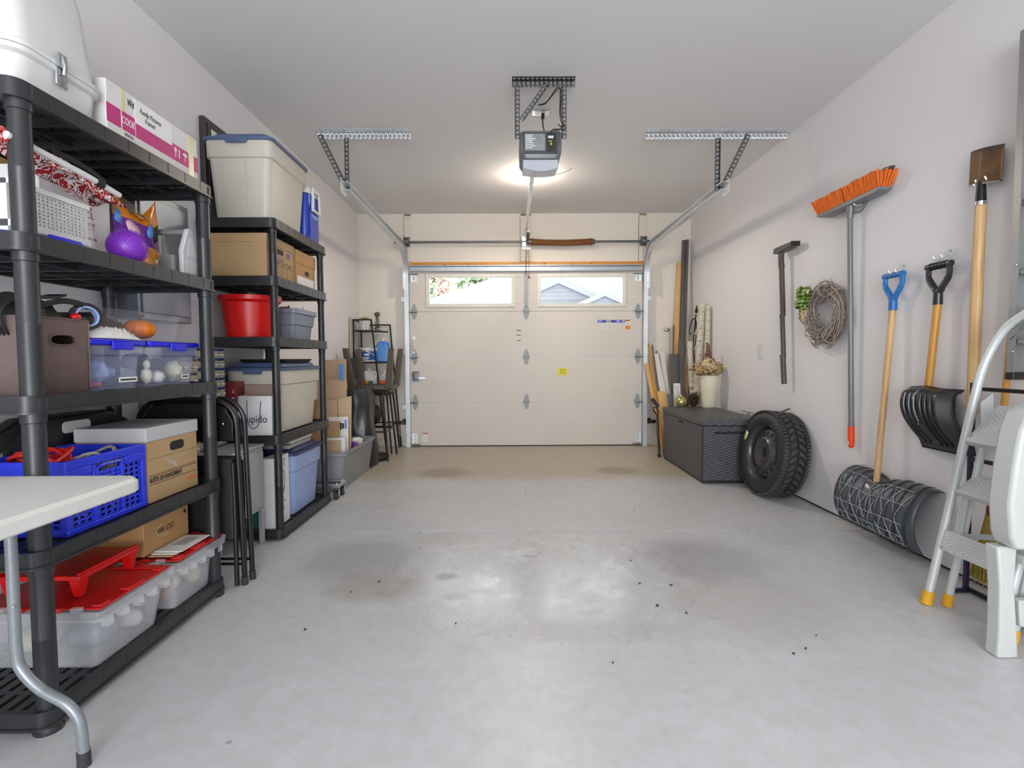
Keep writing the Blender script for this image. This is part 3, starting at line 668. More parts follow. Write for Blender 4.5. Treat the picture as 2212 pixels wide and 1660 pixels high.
# ---------------------------------------------------------------- unit beside the table: top tier
Z = 1.80
t = thing('storage_case', 'white hard shell case with metal latch on the top tier', 'case', (-1.54, 1.625, Z))
c = (-1.535, 1.650)
P('base', B().taper([(c[0], c[1], .165, .135, .05, Z+.001), (c[0], c[1], .185, .152, .055, Z+.03), (c[0], c[1], .192, .158, .055, Z+.10), (c[0], c[1], .203, .168, .06, Z+.108), (c[0], c[1], .203, .168, .06, Z+.122)]), 'white_plastic', t)
P('cover', B().taper([(c[0], c[1], .203, .168, .06, Z+.124), (c[0], c[1], .203, .168, .06, Z+.138), (c[0], c[1], .192, .158, .055, Z+.145), (c[0], c[1]-.005, .175, .14, .05, Z+.36), (c[0], c[1]-.01, .16, .125, .045, Z+.44), (c[0], c[1]-.01, .13, .095, .04, Z+.47)]), 'white_plastic', t)
lt = P('latch', B().rbox(-1.334, 1.612, Z+.065, -1.327, 1.652, Z+.118, .003, .002).box(-1.330, 1.617, Z+.118, -1.322, 1.647, Z+.16), 'chrome', t)
P('latch_lever', B().tube([(-1.325, 1.632, Z+.155), (-1.318, 1.632, Z+.125), (-1.322, 1.632, Z+.10)], .005, 6), 'steel', lt)
t = board_box('carton', 'long white shipping carton with magenta stripe on the top tier', 'box', -1.73, 1.825, -1.342, 2.345, Z, Z+.195, 'carton_white')
fx = -1.342
def band(y0, z0, y1, z1, m, nm='stripe', x=fx, k=.0008, par=None): return P(nm, B().box(x-.002, y0, z0, x+k, y1, z1), m, par or t)
band(1.826, Z+.055, 1.89, Z+.118, 'magenta'); band(1.965, Z+.055, 2.344, Z+.118, 'magenta'); band(1.897, Z+.055, 1.96, Z+.118, 'magenta')
band(1.897, Z+.03, 1.96, Z+.054, 'carton_white', 'logo_panel', k=.0011)
text('COOK', .036, 'paper', t, (fx+.0011, 1.928, Z+.088), '+x', sx=.62); text('MEDICAL', .015, 'ink', t, (fx+.0014, 1.928, Z+.042), '+x', sx=.7)
band(1.895, Z+.001, 1.915, Z+.194, 'tape', 'tape_strip', k=.0006); band(2.28, Z+.001, 2.315, Z+.194, 'tape', 'tape_strip', k=.0012)
band(1.96, Z+.105, 2.17, Z+.188, 'paper', 'paper_label', k=.0014)
text('Family Pictures', .026, 'ink', t, (fx+.0018, 2.045, Z+.158), '+x', sx=.75, shear=.3); text('Framed', .024, 'ink', t, (fx+.0018, 2.04, Z+.132), '+x', sx=.75, shear=.3); text('Wd', .036, 'ink', t, (fx+.0012, 1.94, Z+.16), '+x', sx=.6, shear=.2)
# fragile marks: glass, arrow, umbrella
P('fragile_marks', B().prism([(2.185, Z+.106), (2.20, Z+.106), (2.197, Z+.09), (2.194, Z+.088), (2.194, Z+.074), (2.198, Z+.071), (2.187, Z+.071), (2.191, Z+.074), (2.191, Z+.088), (2.188, Z+.09)], 'x', fx, fx+.0016)
  .prism([(2.216, Z+.107), (2.222, Z+.098), (2.218, Z+.098), (2.218, Z+.072), (2.214, Z+.072), (2.214, Z+.098), (2.210, Z+.098)], 'x', fx, fx+.0016)
  .prism([(2.24, Z+.095)]+[(2.255-.017*cos(pi*k/8), Z+.092+.014*sin(pi*k/8)) for k in range(1, 8)]+[(2.27, Z+.095), (2.256, Z+.093), (2.256, Z+.072), (2.253, Z+.072), (2.253, Z+.093)], 'x', fx, fx+.0016), 'paper', t, kind='stuff')

# ---------------------------------------------------------------- second tier from the top
Z = 1.388
clear('clear_bin', 'eef0f4', .07); clear('clear_cloudy', 'e6e8ec', .22, .35); clear('clear_blue', 'ccd4f4', .17)
t = thing('clear_bin', 'upside down clear bin with blue latching lid around a white basket', 'bin', (-1.385, 1.62, Z))
P('lid', B().rbox(-1.437, 1.452, Z+.0005, -1.333, 1.80, Z+.018, .02, .004), 'lid_blue', t)
P('latch_tab', B().rbox(-1.3325, 1.58, Z+.004, -1.322, 1.70, Z+.034, .004, .003), 'lid_blue', t)
P('body', B().taper([(-1.385, 1.625, .048, .16, .02, Z+.019), (-1.385, 1.62, .044, .148, .02, Z+.17), (-1.385, 1.62, .044, .148, .02, Z+.176), (-1.385, 1.62, .04, .145, .02, Z+.195)]), 'clear_bin', t)
b = B().perf((-1.351, 1.50, Z+.055), (0, .0145, 0), (0, 0, .0105), 17, 9, .55, .5)
t = thing('white_basket', 'white perforated basket seen through the upside down bin', 'basket', (-1.38, 1.625, Z+.02))
P('basket_side', b, 'white_plastic', t, solid=.002)
P('basket_rim', B().box(-1.40, 1.485, Z+.151, -1.347, 1.765, Z+.166), 'white_plastic', t); P('basket_foot', B().box(-1.40, 1.485, Z+.035, -1.347, 1.765, Z+.054), 'white_plastic', t); P('basket_core', B().box(-1.41, 1.485, Z+.02, -1.356, 1.765, Z+.165), 'white_plastic', t)
# red patterned folded cover with white tube
fm = N('red_leaf_fabric'); vv = fm.obj((1, 1, 1)); ds = fm.n('ShaderNodeTexNoise', Vector=vv, Scale=26.0, Detail=1.5, Distortion=2.2).outputs[0]
fm.set(Base_Color=fm.ramp(ds, [(.40, 'a61a1e'), (.46, 'a61a1e'), (.48, 'e8e2de'), (.56, 'e8e2de'), (.58, '5c1220'), (.7, 'b3222a')]), Roughness=.8)
t = thing('folded_lap_tray', 'red and white leaf print fabric folded round a white tube on clear bin', 'folded fabric', (-1.39, 1.64, Z+.196))
def fold(u, v, z0, h): 
    return (-1.43+.10*v, 1.44+.44*u, z0+h*(.6+.4*sin(pi*v))+.008*sin(9*u+3*v)-.05*u*u)
P('fabric', B().grid(lambda u, v: fold(u, v, Z+.215, .055), 18, 6), 'red_leaf_fabric', t, solid=.012)
P('fabric_fold', B().grid(lambda u, v: (-1.425+.095*v, 1.46+.38*u, Z+.245+.05*sin(pi*v)-.06*u*u+.006*sin(14*u)), 16, 6), 'red_leaf_fabric', t, solid=.008)
P('tube', B().tube([(-1.325, 1.44, Z+.262), (-1.325, 1.70, Z+.244), (-1.325, 1.845, Z+.225)], .0095, 10), 'white_plastic', t)
P('clip', B().tube([(-1.325, 1.742, Z+.238), (-1.325, 1.77, Z+.234)], .0125, 10), 'black_plastic', t)
P('strap', B().strip(smooth_path([(-1.36, 1.62, Z+.292), (-1.345, 1.72, Z+.278), (-1.335, 1.80, Z+.252)]), .016, .004, (0, 0, 1)), 'black_matt', t)
# wine carton
t = board_box('wine_carton', 'tall white wine carton standing behind the clear bin', 'box', -1.73, 1.685, -1.442, 1.98, Z, Z+.275, 'carton_white')
fx = -1.442
text('WILD', .062, 'ink_red', t, (fx+.0005, 1.868, Z+.222), '+x', sx=.62); text('VINES.', .055, 'ink_red', t, (fx+.0005, 1.855, Z+.172), '+x', sx=.62)
text('berry', .026, 'ink_red', t, (fx+.0005, 1.88, Z+.137), '+x', sx=.8, shear=.3); P('fine_print', B().box(fx-.001, 1.83, Z+.117, fx+.0005, 1.90, Z+.123).box(fx-.001, 1.85, Z+.022, fx+.0005, 1.93, Z+.03), 'print_grey', t); text('wildvines.com', .018, 'ink_red', t, (fx+.0005, 1.87, Z+.088), '+x', sx=.8)
P('flap', B().prism([(1.66, Z+.276), (1.95, Z+.276), (1.90, Z+.302), (1.72, Z+.312)], 'x', -1.60, -1.597), 'cardboard_warm', t)
# snack bag: orange with purple band
bg = N('snack_bag'); gz = bg.n('ShaderNodeSeparateXYZ', Vector=bg.obj()); h = bg.math('SUBTRACT', gz.outputs[2], Z); yy = gz.outputs[1]
h2 = bg.math('ADD', h, bg.math('MULTIPLY', bg.math('SUBTRACT', yy, 2.07), .06))
col = bg.ramp(bg.math('DIVIDE', h2, .30), [(0, 'e8a85c'), (.07, 'e8b060'), (.10, 'd88a18'), (.38, 'd88a18'), (.385, '5d1a86'), (.655, '6a1f98'), (.66, 'd97f0c'), (1, 'cf6a08')])
col.node.color_ramp.interpolation = 'LINEAR'; bg.set(Base_Color=col, Roughness=.22)
t = thing('treat_bag', 'crumpled orange and purple foil pet food bag behind spiky ball', 'bag', (-1.45, 2.08, Z))
def bagf(s):
    def f(u, v):
        y = 1.985+.245*u+.012*sin(4*v)*(u-.5); top = .20+.02*u+.10*max(0, abs(u-.45)-.12)/.45+(.0 if u > .5 else .02)
        z = Z+.001+v*top; d = .045*sin(pi*min(1, u*.98+.01))*max(0, 1-v)**.5*(.35+.65*min(1, v*6)) + .006*noise.noise(Vector((u*5, v*5, s)))
        return (-1.452+s*d, y, z)
    return f
P('pouch', B().grid(bagf(1), 22, 22).grid(bagf(-1), 22, 22), 'snack_bag', t, sharp=80)
plain('sky_blue', '5b93d8', .4, 0, .1); plain('pale_pink', 'e0b8c0', .4, 0, .05)
def onbag(u, v, off=.0025): p = bagf(1)(u, v); return (p[0]+off, p[1], p[2])
def badge(u0, v0, u1, v1, m, nm='printed_badge', oval=True, par=None):
    n = 14; pts = [onbag((u0+u1)/2+(u1-u0)/2*cos(2*pi*k/n), (v0+v1)/2+(v1-v0)/2*sin(2*pi*k/n)) for k in range(n)] if oval else [onbag(u0, v0), onbag(u1, v0), onbag(u1, v1), onbag(u0, v1)]
    return P(nm, B().add(pts, [tuple(range(len(pts)))]), m, par or t, solid=.001)
badge(.18, .58, .42, .80, 'pale_pink'); badge(.60, .62, .80, .82, 'sky_blue'); badge(.02, .62, .12, .80, 'sky_blue', oval=False); badge(.50, .93, .66, 1.02, 'cardboard_warm', oval=False); badge(.72, .10, .88, .26, 'sticker_white', oval=False); badge(.78, .50, .97, .70, 'ink', oval=False)
b = B()
for r in range(5): b.add([onbag(.05, .86+r*.03), onbag(.72, .86+r*.03), onbag(.72, .868+r*.03), onbag(.05, .868+r*.03)], [(0, 1, 2, 3)])
for r in range(6): b.add([onbag(.56, .30+r*.035), onbag(.86, .30+r*.035), onbag(.86, .31+r*.035), onbag(.56, .31+r*.035)], [(0, 1, 2, 3)])
P('print', b, 'cardboard_warm', t)
# spiky ball
plain('purple_rubber', '7a2fb0', .4, 0, .08, 8)
t = thing('spiky_ball', 'purple spiky rubber ball at the shelf edge', 'ball', (-1.352, 1.912, Z)); c = Vector((-1.352, 1.912, Z+.0635))
P('ball_body', B().ball(c, .058, 28, 18), 'purple_rubber', t)
b = B()
for k in range(520):
    z = 1-2*(k+.5)/520; a = k*2.39996; r = math.sqrt(1-z*z); d = Vector((r*cos(a), r*sin(a), z))
    if d.z < -.93: continue
    b.tube([c+d*.057, c+d*.0655], [.0016, .0006], 4)
P('spikes', b, 'purple_rubber', t, kind='stuff')
# grey and white caddy
plain('caddy_grey', '8d8d8f', .5, 0, .05); plain('caddy_white', 'c9c7ca', .5, 0, .03)
t = thing('tool_caddy', 'grey and white plastic tool caddy with carrying handle', 'caddy', (-1.46, 2.282, Z))
for nm, x in (('end_panel', -1.352), ('end_panel', -1.58)):
    P(nm, B().prism([(2.237, Z+.001), (2.267, Z+.001), (2.282, Z+.012), (2.307, Z+.016), (2.327, Z+.012), (2.340, Z+.001), (2.358, Z+.002), (2.357, Z+.10), (2.312, Z+.215), (2.294, Z+.222), (2.277, Z+.215), (2.234, Z+.12)], 'x', x, x+.02), 'caddy_white', t, bev=.005)
P('recess', B().prism(rrect(2.254, Z+.03, 2.340, Z+.085, .01), 'x', -1.3318, -1.3305).prism([(2.262, Z+.10), (2.334, Z+.10), (2.305, Z+.18), (2.287, Z+.18)], 'x', -1.3318, -1.3305), 'off_white_plastic', t)
P('tray', B().taper([(-1.465, 2.294, .094, .055, .012, Z+.002), (-1.465, 2.294, .094, .062, .012, Z+.10), (-1.465, 2.294, .09, .057, .012, Z+.10), (-1.465, 2.294, .09, .05, .012, Z+.01)]), 'caddy_grey', t)
P('handle', B().cyl((-1.565, 2.294, Z+.205), (-1.352, 2.294, Z+.205), .012, n=10), 'caddy_grey', t)

for _n, _dx in (('clear_bin', -.018), ('white_basket', -.018), ('wine_carton', -.016), ('tool_caddy', -.02)): bpy.data.objects[_n].location.x += _dx
# ---------------------------------------------------------------- middle tier
Z = .946
plain('brown_leather', '63524e', .55, 0, .06, 40, .15, 500)
t = thing('brown_bin', 'dark brown leatherette bin with stitched handle slot', 'bin', (-1.55, 1.61, Z))
b = B(); x0, x1, y0, y1, h, tk = -1.74, -1.345, 1.505, 1.715, .235, .008
b.taper([((x0+x1)/2, (y0+y1)/2, (x1-x0)/2-.008, (y1-y0)/2-.008, .012, Z+.001), ((x0+x1)/2, (y0+y1)/2, (x1-x0)/2-.0005, (y1-y0)/2-.0005, .012, Z+.012), ((x0+x1)/2, (y0+y1)/2, (x1-x0)/2-.0005, (y1-y0)/2-.0005, .012, Z+.135)], cap1=False)
# front wall with real slot, other walls plain
b.box(x0, y0, Z+.135, x1-tk, y0+tk, Z+h).box(x0, y1-tk, Z+.135, x1-tk, y1, Z+h).box(x0, y0+tk, Z+.135, x0+tk, y1-tk, Z+h)
hole = [(1.613+.047*sq(cos(a))*1.0, Z+.168+.0165*sq(sin(a))) for a in [2*pi*k/20-pi/4 for k in range(20)]]
cor = [(y1, Z+.135), (y1, Z+h), (y0, Z+h), (y0, Z+.135)]
for xx, flip in ((x1, 0), (x1-tk, 1)):
    v = [(xx,)+p for p in cor+hole]; f = []
    for k in range(4):
        q = (k, (k+1) % 4)+tuple(4+(k*5+m) % 20 for m in range(5, -1, -1)); f.append(q[::-1] if flip else q)
    b.add(v, f)
b.loft([[(x1, p[0], p[1]) for p in hole], [(x1-tk, p[0], p[1]) for p in hole]], False, False)
P('body', b, 'brown_leather', t)
P('slot_rim', B().tube([(x1+.001, p[0], p[1]) for p in hole], .003, 6, True), 'brown_leather', t)
P('piping', B().tube([(x1+.0005, y1-.004, Z+.02), (x1+.0005, y1-.004, Z+h-.004), (x1+.0005, y0+.004, Z+h-.004), (x1+.0005, y0+.004, Z+.02)], .0025, 6), 'brown_leather', t)
# things heaped in the bin
plain('black_nylon', '131314', .6, 0, .1, 30, .2, 300)
def lump(c, r, seed, n=18, m=12, amp=.25, s=2.0):
    b = B().ball((0, 0, 0), 1, n, m); b.v = [tuple(Vector(c)+Vector((p[0]*r[0], p[1]*r[1], p[2]*r[2]))*(1+amp*noise.noise(Vector(p)*s+Vector((seed, 0, 0))))) for p in b.v]; return b
t = thing('nylon_bag', 'crumpled black nylon bag heaped in brown bin', 'bag', (-1.5, 1.62, Z+.19))
P('pouch', lump((-1.50, 1.625, Z+.225), (.13, .078, .07), 3), 'black_nylon', t)
P('strap', B().strip(smooth_path([(-1.40, 1.60, Z+.27), (-1.38, 1.66, Z+.29), (-1.375, 1.73, Z+.285), (-1.38, 1.79, Z+.272), (-1.40, 1.80, Z+.26), (-1.42, 1.76, Z+.255), (-1.43, 1.70, Z+.25)]), .018, .003, (0, 0, 1)), 'black_nylon', t)
t = thing('cable_coil', 'black cable coil arching above the brown bin', 'cable', (-1.45, 1.56, Z+.2))
b = B()
for k in range(5):
    rr = .062+.006*k; b.tube([(-1.40-.012*k+.01*cos(a), 1.535+.02*k*.3+rr*.75*cos(a), Z+.225+rr*.9*sin(a)) for a in [2*pi*j/24 for j in range(24)]], .0045, 6, True)
P('loops', b, 'black_plastic', t)
T('flip_flop', B().prism([(1.60, Z+.292), (1.665, Z+.297), (1.70, Z+.309), (1.703, Z+.316), (1.66, Z+.305), (1.60, Z+.30)], 'x', -1.46, -1.40), 'black_plastic', 'flat black rubber sole lying on top of the heap', 'sole')
t = thing('tape_roll', 'black tape roll leaning beyond the rim of brown bin', 'tape', (-1.37, 1.735, Z+.18))
P('roll', B().lathe([(.034, -.014), (.044, -.014), (.044, .014), (.034, .014), (.034, -.014)], (0, 0, 0), 24, False, False).tf(Matrix.Translation((-1.375, 1.742, Z+.247)) @ Matrix.Rotation(radians(80), 4, 'Y') @ Matrix.Rotation(.5, 4, 'X')), 'black_plastic', t)
P('core', B().lathe([(.028, -.012), (.0335, -.012), (.0335, .012), (.028, .012), (.028, -.012)], (0, 0, 0), 24, False, False).tf(Matrix.Translation((-1.375, 1.742, Z+.247)) @ Matrix.Rotation(radians(80), 4, 'Y') @ Matrix.Rotation(.5, 4, 'X')), 'pale_blue_stuff', t)
T('bottle_top', lump((-1.36, 1.68, Z+.242), (.014, .016, .012), 5, 10, 8), 'red_plastic', 'small red bottle top peeping over brown bin', 'bottle top')
# blue lidded clear bins
def latch_bin(label, y0, y1, stuff, lab):
    t = thing('lidded_clear_bin', label, 'bin', (-1.48, (y0+y1)/2, Z), group='clear bins with blue lids'); x0, x1, zt = -1.64, -1.348, Z+.158
    cx, cy, hx, hy = (x0+x1)/2, (y0+y1)/2, (x1-x0)/2, (y1-y0)/2
    P('body', B().taper([(cx, cy, hx-.026, hy-.026, .02, Z+.008), (cx, cy, hx-.016, hy-.016, .02, Z+.12), (cx, cy, hx-.006, hy-.006, .02, Z+.125), (cx, cy, hx-.004, hy-.004, .02, zt-.002),
        ], cap1=False), 'clear_blue', t)
    for u in (-.6, .6): P('foot', B().rbox(x0+.03, cy+u*hy-.03, Z+.0005, x1-.027, cy+u*hy+.03, Z+.0078, .004, .001), 'clear_blue', t)
    l = P('lid', B().taper([(cx, cy, hx, hy, .022, zt), (cx, cy, hx+.003, hy+.001, .022, zt+.004), (cx, cy, hx+.003, hy+.001, .022, zt+.016), (cx, cy, hx-.006, hy-.006, .02, zt+.02), (cx, cy, hx-.012, hy-.012, .02, zt+.018)]), 'lid_blue', t)
    P('latch_tab', B().rbox(x1+.0035, cy-.05, zt-.016, x1+.010, cy+.05, zt+.014, .003, .002), 'lid_blue', l)
    P('label_strip', B().box(x1-.019, lab[0], Z+.028, x1-.0175, lab[1], Z+.046), 'label_white', t)
    P('label_print', B().box(x1-.0176, lab[0]+.006, Z+.034, x1-.0171, lab[1]-.006, Z+.040), 'ink', t)
    for i, (nm, cc, rr, m, lb, ct) in enumerate(stuff): T(nm, lump(cc, rr, i*3.1+y0, 14, 10), m, lb, ct, 'things inside the blue lidded bins')
    return t
latch_bin('clear bin with blue lid holding blue packets beside brown bin', 1.722, 1.992, [('packet', (-1.47, 1.778, Z+.075), (.07, .026, .045), 'blue_stuff', 'dark blue packet in the bin beside brown bin', 'packet'), ('packet', (-1.43, 1.838, Z+.065), (.04, .028, .045), 'pale_blue_stuff', 'small shiny pale blue packet behind clear wall', 'packet'), ('packet', (-1.50, 1.92, Z+.06), (.08, .04, .04), 'pale_blue_stuff', 'large pale blue packet at the back of the bin', 'packet'), ('soap_bar', (-1.385, 1.785, Z+.024), (.012, .02, .010), 'pink_stuff', 'little pink piece at the bottom of the bin', 'soap')], (1.865, 1.955))
latch_bin('clear bin with blue lid holding brown and cream pieces', 2.008, 2.33, [('ornament', (-1.50, 2.14, Z+.10), (.05, .045, .035), 'brown_stuff', 'brown gourd shaped ornament at the back of bin', 'ornament'), ('ornament', (-1.47, 2.20, Z+.04), (.045, .028, .024), 'cream_stuff', 'low cream ornament in the middle of bin', 'ornament'), ('ornament', (-1.43, 2.27, Z+.06), (.036, .026, .042), 'cream_stuff', 'upright cream ornament by the small label', 'ornament'), ('ornament', (-1.41, 2.13, Z+.038), (.028, .026, .024), 'paper', 'white ornament next to the cream figurine', 'ornament')], (2.22, 2.27))
ZL = Z+.178
t = thing('rabbit_figurine', 'pale cream rabbit figurine behind the clear wall', 'figurine', (-1.405, 2.062, Z+.012)); P('figurine_body', lump((-1.405, 2.062, Z+.045), (.020, .020, .030), 7, 14, 10, .1), 'cream_stuff', t); P('figurine_head', lump((-1.405, 2.066, Z+.088), (.012, .012, .018), 8, 12, 8, .1), 'cream_stuff', t)
t = thing('open_clear_bin', 'open clear bin with pumpkin standing on the blue lids', 'bin', (-1.54, 2.08, ZL))
cx, cy = -1.545, 2.105
P('body', B().taper([(cx, cy, .105, .205, .02, ZL+.001), (cx, cy, .122, .222, .02, ZL+.105), (cx, cy, .130, .230, .022, ZL+.107), (cx, cy, .130, .230, .022, ZL+.113)], cap1=False), 'clear_bin', t)
t = thing('toy_pumpkin', 'shiny orange toy pumpkin in the open clear bin', 'pumpkin', (-1.49, 2.13, ZL+.005))
plain('pumpkin_skin', 'ef8420', .3, 0, .12, 10)
b = B(); n, m = 48, 14; pr_ = []
for i in range(1, m):
    a = pi*i/m; ring = []
    for j in range(n):
        th = 2*pi*j/n; q = 1-.07*abs(cos(4.5*th))**6*sin(a); ring.append((-1.475+.055*sin(a)*q*cos(th), 2.135+.06*sin(a)*q*sin(th), ZL+.05-.043*cos(a)*(1-.12*(1-sin(a)))))
    pr_.append(ring)
P('flesh', b.loft(pr_), 'pumpkin_skin', t); P('stem', B().tube(smooth_path([(-1.475, 2.135, ZL+.085), (-1.472, 2.14, ZL+.10), (-1.465, 2.15, ZL+.108)]), [.008]*6+[.006]*7, 7), 'brown_stuff', t)
T('gourd', lump((-1.55, 2.02, ZL+.05), (.075, .085, .042), 9), 'brown_stuff', 'mottled brown gourd lying in the open clear bin', 'gourd')
T('white_cloth', B().grid(lambda u, v: (-1.410+.055*v, 1.735+.235*u, ZL+.002+.034*sin(pi*u)**.6*sin(pi*min(1, v*1.0+.0))+.022*abs(noise.noise(Vector((u*11, v*5, 2))))*sin(pi*v)), 40, 12), 'paper', 'crumpled white cloth on the first blue lid', 'cloth', solid=.003)

# ---------------------------------------------------------------- fourth tier: crate, case, archive box
Z = .515
t = thing('folding_crate', 'blue folding plastic crate full of cables', 'crate', (-1.47, 1.76, Z))
x0, x1, y0, y1, h = -1.605, -1.338, 1.588, 1.935, .232
bp_ = 'blue_plastic'
P('base', B().box(x0, y0, Z+.0005, x1, y1, Z+.012).box(x0-.004, y0-.004, Z+.004, x1+.008, y1+.004, Z+.022), bp_, t, bev=.003)
def wall_panel(o, du, nu, nv, dv, **k): return P('side_panel', B().perf(o, du, dv, nu, nv, .76, .62, **k), bp_, t, solid=.003)
def skp(i, j): return 3 <= i <= 7 and j >= 5
wall_panel((x1-.003, y0+.022, Z+.022), (0, .0276, 0), 11, 9, (0, 0, .0172), skip=skp)
wall_panel((x0+.003, y0+.022, Z+.022), (0, .0276, 0), 11, 9, (0, 0, .0172))
wall_panel((x0+.02, y0+.003, Z+.022), (.0284, 0, 0), 8, 9, (0, 0, .0172)); wall_panel((x0+.02, y1-.003, Z+.022), (.0284, 0, 0), 8, 9, (0, 0, .0172))
b = B().box(x0-.004, y0-.004, Z+h-.055, x1+.006, y0+.004, Z+h).box(x0-.004, y1-.004, Z+h-.055, x1+.006, y1+.004, Z+h).box(x0-.004, y0+.004, Z+h-.055, x0+.004, y1-.004, Z+h)
b.box(x1-.006, y0+.004, Z+h-.028, x1+.006, y1-.004, Z+h).box(x1-.006, y0+.004, Z+h-.055, x1+.006, y0+.10, Z+h-.028).box(x1-.006, y1-.10, Z+h-.055, x1+.006, y1-.004, Z+h-.028)
P('rim', b, bp_, t, bev=.003)
for yy in (y0-.003, y1-.02):
    for xx in (x0-.003, x1-.018): P('corner_post', B().box(xx, yy, Z+.02, xx+.023, yy+.023, Z+h-.05), bp_, t, bev=.002)
for yy in (y0+.105, y1-.12): P('rib', B().box(x1-.004, yy, Z+.02, x1+.005, yy+.014, Z+h-.03), bp_, t, bev=.002)
P('handle_rim', B().tube([(x1+.004, p[0], p[1]) for p in rrect(1.705, Z+h-.088, 1.825, Z+h-.036, .024, 6)], .005, 6, True), bp_, t)
plain('cable_red', 'c0241c', .45, 0, .05); plain('cable_grey', 'a8a7a4', .5, 0, .05)
def coil(name, label, m, c, rx, ry, rz, n, r, sd, up=0):
    rr = random.Random(sd); b = B()
    for k in range(n):
        ph = rr.uniform(0, 6.28); s = rr.uniform(.75, 1); tz = rr.uniform(-.3, .3); cc = (c[0]+rr.uniform(-.01, .01), c[1]+rr.uniform(-.01, .01), c[2]+rr.uniform(-rz, rz)*.4)
        b.tube([(cc[0]+rx*s*cos(a), cc[1]+ry*s*sin(a), cc[2]+rz*sin(a*2+ph)*.5+up*sin(a+ph)) for a in [2*pi*j/20 for j in range(20)]], r, 6, True)
    t = thing(name, label, 'cable', (c[0], c[1], c[2]-rz)); P('loops', b, m, t); return t
coil('jumper_cable', 'red jumper cable looped at the rim of blue crate', 'cable_red', (-1.47, 1.665, Z+.225), .095, .055, .03, 4, .0065, 1, .022)
coil('extension_cable', 'grey extension cable coiled inside the blue crate', 'cable_grey', (-1.44, 1.79, Z+.17), .075, .10, .05, 7, .005, 2, .04)
coil('black_cable', 'black cable coiled in the bottom of blue crate', 'black_plastic', (-1.46, 1.76, Z+.075), .095, .12, .06, 8, .005, 4, .02)
coil('white_cable', 'white cable bunched low in the blue crate', 'white_plastic', (-1.40, 1.80, Z+.08), .035, .11, .06, 6, .0045, 8, .03)
t = thing('tool_case', 'black hard plastic tool case behind the blue crate', 'case', (-1.69, 1.97, Z))
hp = [(1.72, Z+.002), (2.28, Z+.002), (2.295, Z+.02), (2.295, Z+.25), (2.27, Z+.29), (2.17, Z+.335), (1.85, Z+.335), (1.75, Z+.29), (1.70, Z+.24), (1.70, Z+.02)]
P('half_shell', B().prism(hp, 'x', -1.755, -1.692), 'black_plastic', t, bev=.012, seg=3); P('half_shell', B().prism(hp, 'x', -1.690, -1.628), 'black_plastic', t, bev=.012, seg=3)
P('handle_slot', B().prism(rrect(1.93, Z+.27, 2.06, Z+.312, .015), 'x', -1.6275, -1.626), 'off_white_plastic', t, label='pale gap of the handle opening')
t = board_box('archive_box', 'cardboard archive box with grey lid and French lettering', 'box', -1.605, 1.95, -1.338, 2.275, Z, Z+.285, 'cardboard', True, 'lid_board', .052)
fx = -1.342
P('hand_hole', B().prism(rrect(2.09, Z+.178, 2.18, Z+.214, .016, 5), 'x', fx-.003, fx+.0006), 'black_matt', t)
for z, k in ((.165, .0008), (.104, .0012), (.098, .002), (.068, .002)): band(1.965, Z+z, 2.262, Z+z+k, 'ink', 'rule', par=t)
text('BOÎTE DE RANGEMENT', .024, 'ink', t, (fx+.0006, 2.065, Z+.084), '+x', sx=.78, bold=.0006); text('STAPLES', .021, 'ink_orange', t, (fx+.0006, 2.22, Z+.044), '+x', sx=.85)
text('Curtains', .028, 'print_grey', t, (fx+.0006, 2.10, Z+.134), '+x', sx=.7, shear=.3, spin=-.5)

# ---------------------------------------------------------------- bottom tier: flip lid totes
Z = .060
def flip_tote(label, y0, y1, stuff):
    t = thing('flip_lid_tote', label, 'tote', (-1.5, (y0+y1)/2, Z), group='clear totes with red flip lids'); x0, x1, zt = -1.73, -1.285, Z+.20
    cx, cy, hx, hy = (x0+x1)/2, (y0+y1)/2, (x1-x0)/2, (y1-y0)/2
    P('body', B().taper([(cx, cy, hx-.055, hy-.045, .02, Z+.0005), (cx, cy, hx-.03, hy-.025, .02, zt-.035), (cx, cy, hx-.004, hy-.004, .018, zt-.032), (cx, cy, hx, hy, .018, zt), (cx, cy, hx-.01, hy-.01, .015, zt), (cx, cy, hx-.034, hy-.029, .02, zt-.03), (cx, cy, hx-.058, hy-.048, .02, Z+.004)]), 'clear_cloudy', t)
    for k in range(5):
        yy = y0+.05+(y1-y0-.1)*k/4
        P('rim_rib', B().box(x1-.03, yy-.012, zt-.06, x1-.004, yy+.012, zt-.033), 'clear_cloudy', t)
    for k in range(2):
        xx0, xx1 = (x0+.012, cx-.002) if k == 0 else (cx+.002, x1-.012)
        l = P('flip_lid', B().box(xx0, y0+.018, zt+.002, xx1, y1-.018, zt+.008), 'red_dull', t, bev=.002)
        if k == 1:
            for u0, u1 in ((.04, .2), (.36, .62), (.78, .94)): P('lid_ridge', B().box(xx1-.035, y0+u0*(y1-y0)+.01, zt+.008, xx1-.004, y0+u1*(y1-y0)-.01, zt+.016), 'red_dull', l, bev=.002)
            P('lid_ridge', B().box(xx0+.01, y1-.055, zt+.008, xx1-.04, y1-.022, zt+.014), 'red_dull', l, bev=.002)
    for k in range(6):
        for yy in (y0+.003, y1-.017): P('hinge_knuckle', B().box(x0+.05+k*.06, yy, zt+.001, x0+.08+k*.06, yy+.014, zt+.014), 'clear_cloudy' if k % 2 else 'red_dull', t)
    for i, (cc, rr, m, lb, ct) in enumerate(stuff): T('stored_bundle', lump(cc, rr, i*2.3+y0, 14, 10, .12), m, lb, ct, 'bundles inside the red lidded totes')
    return t
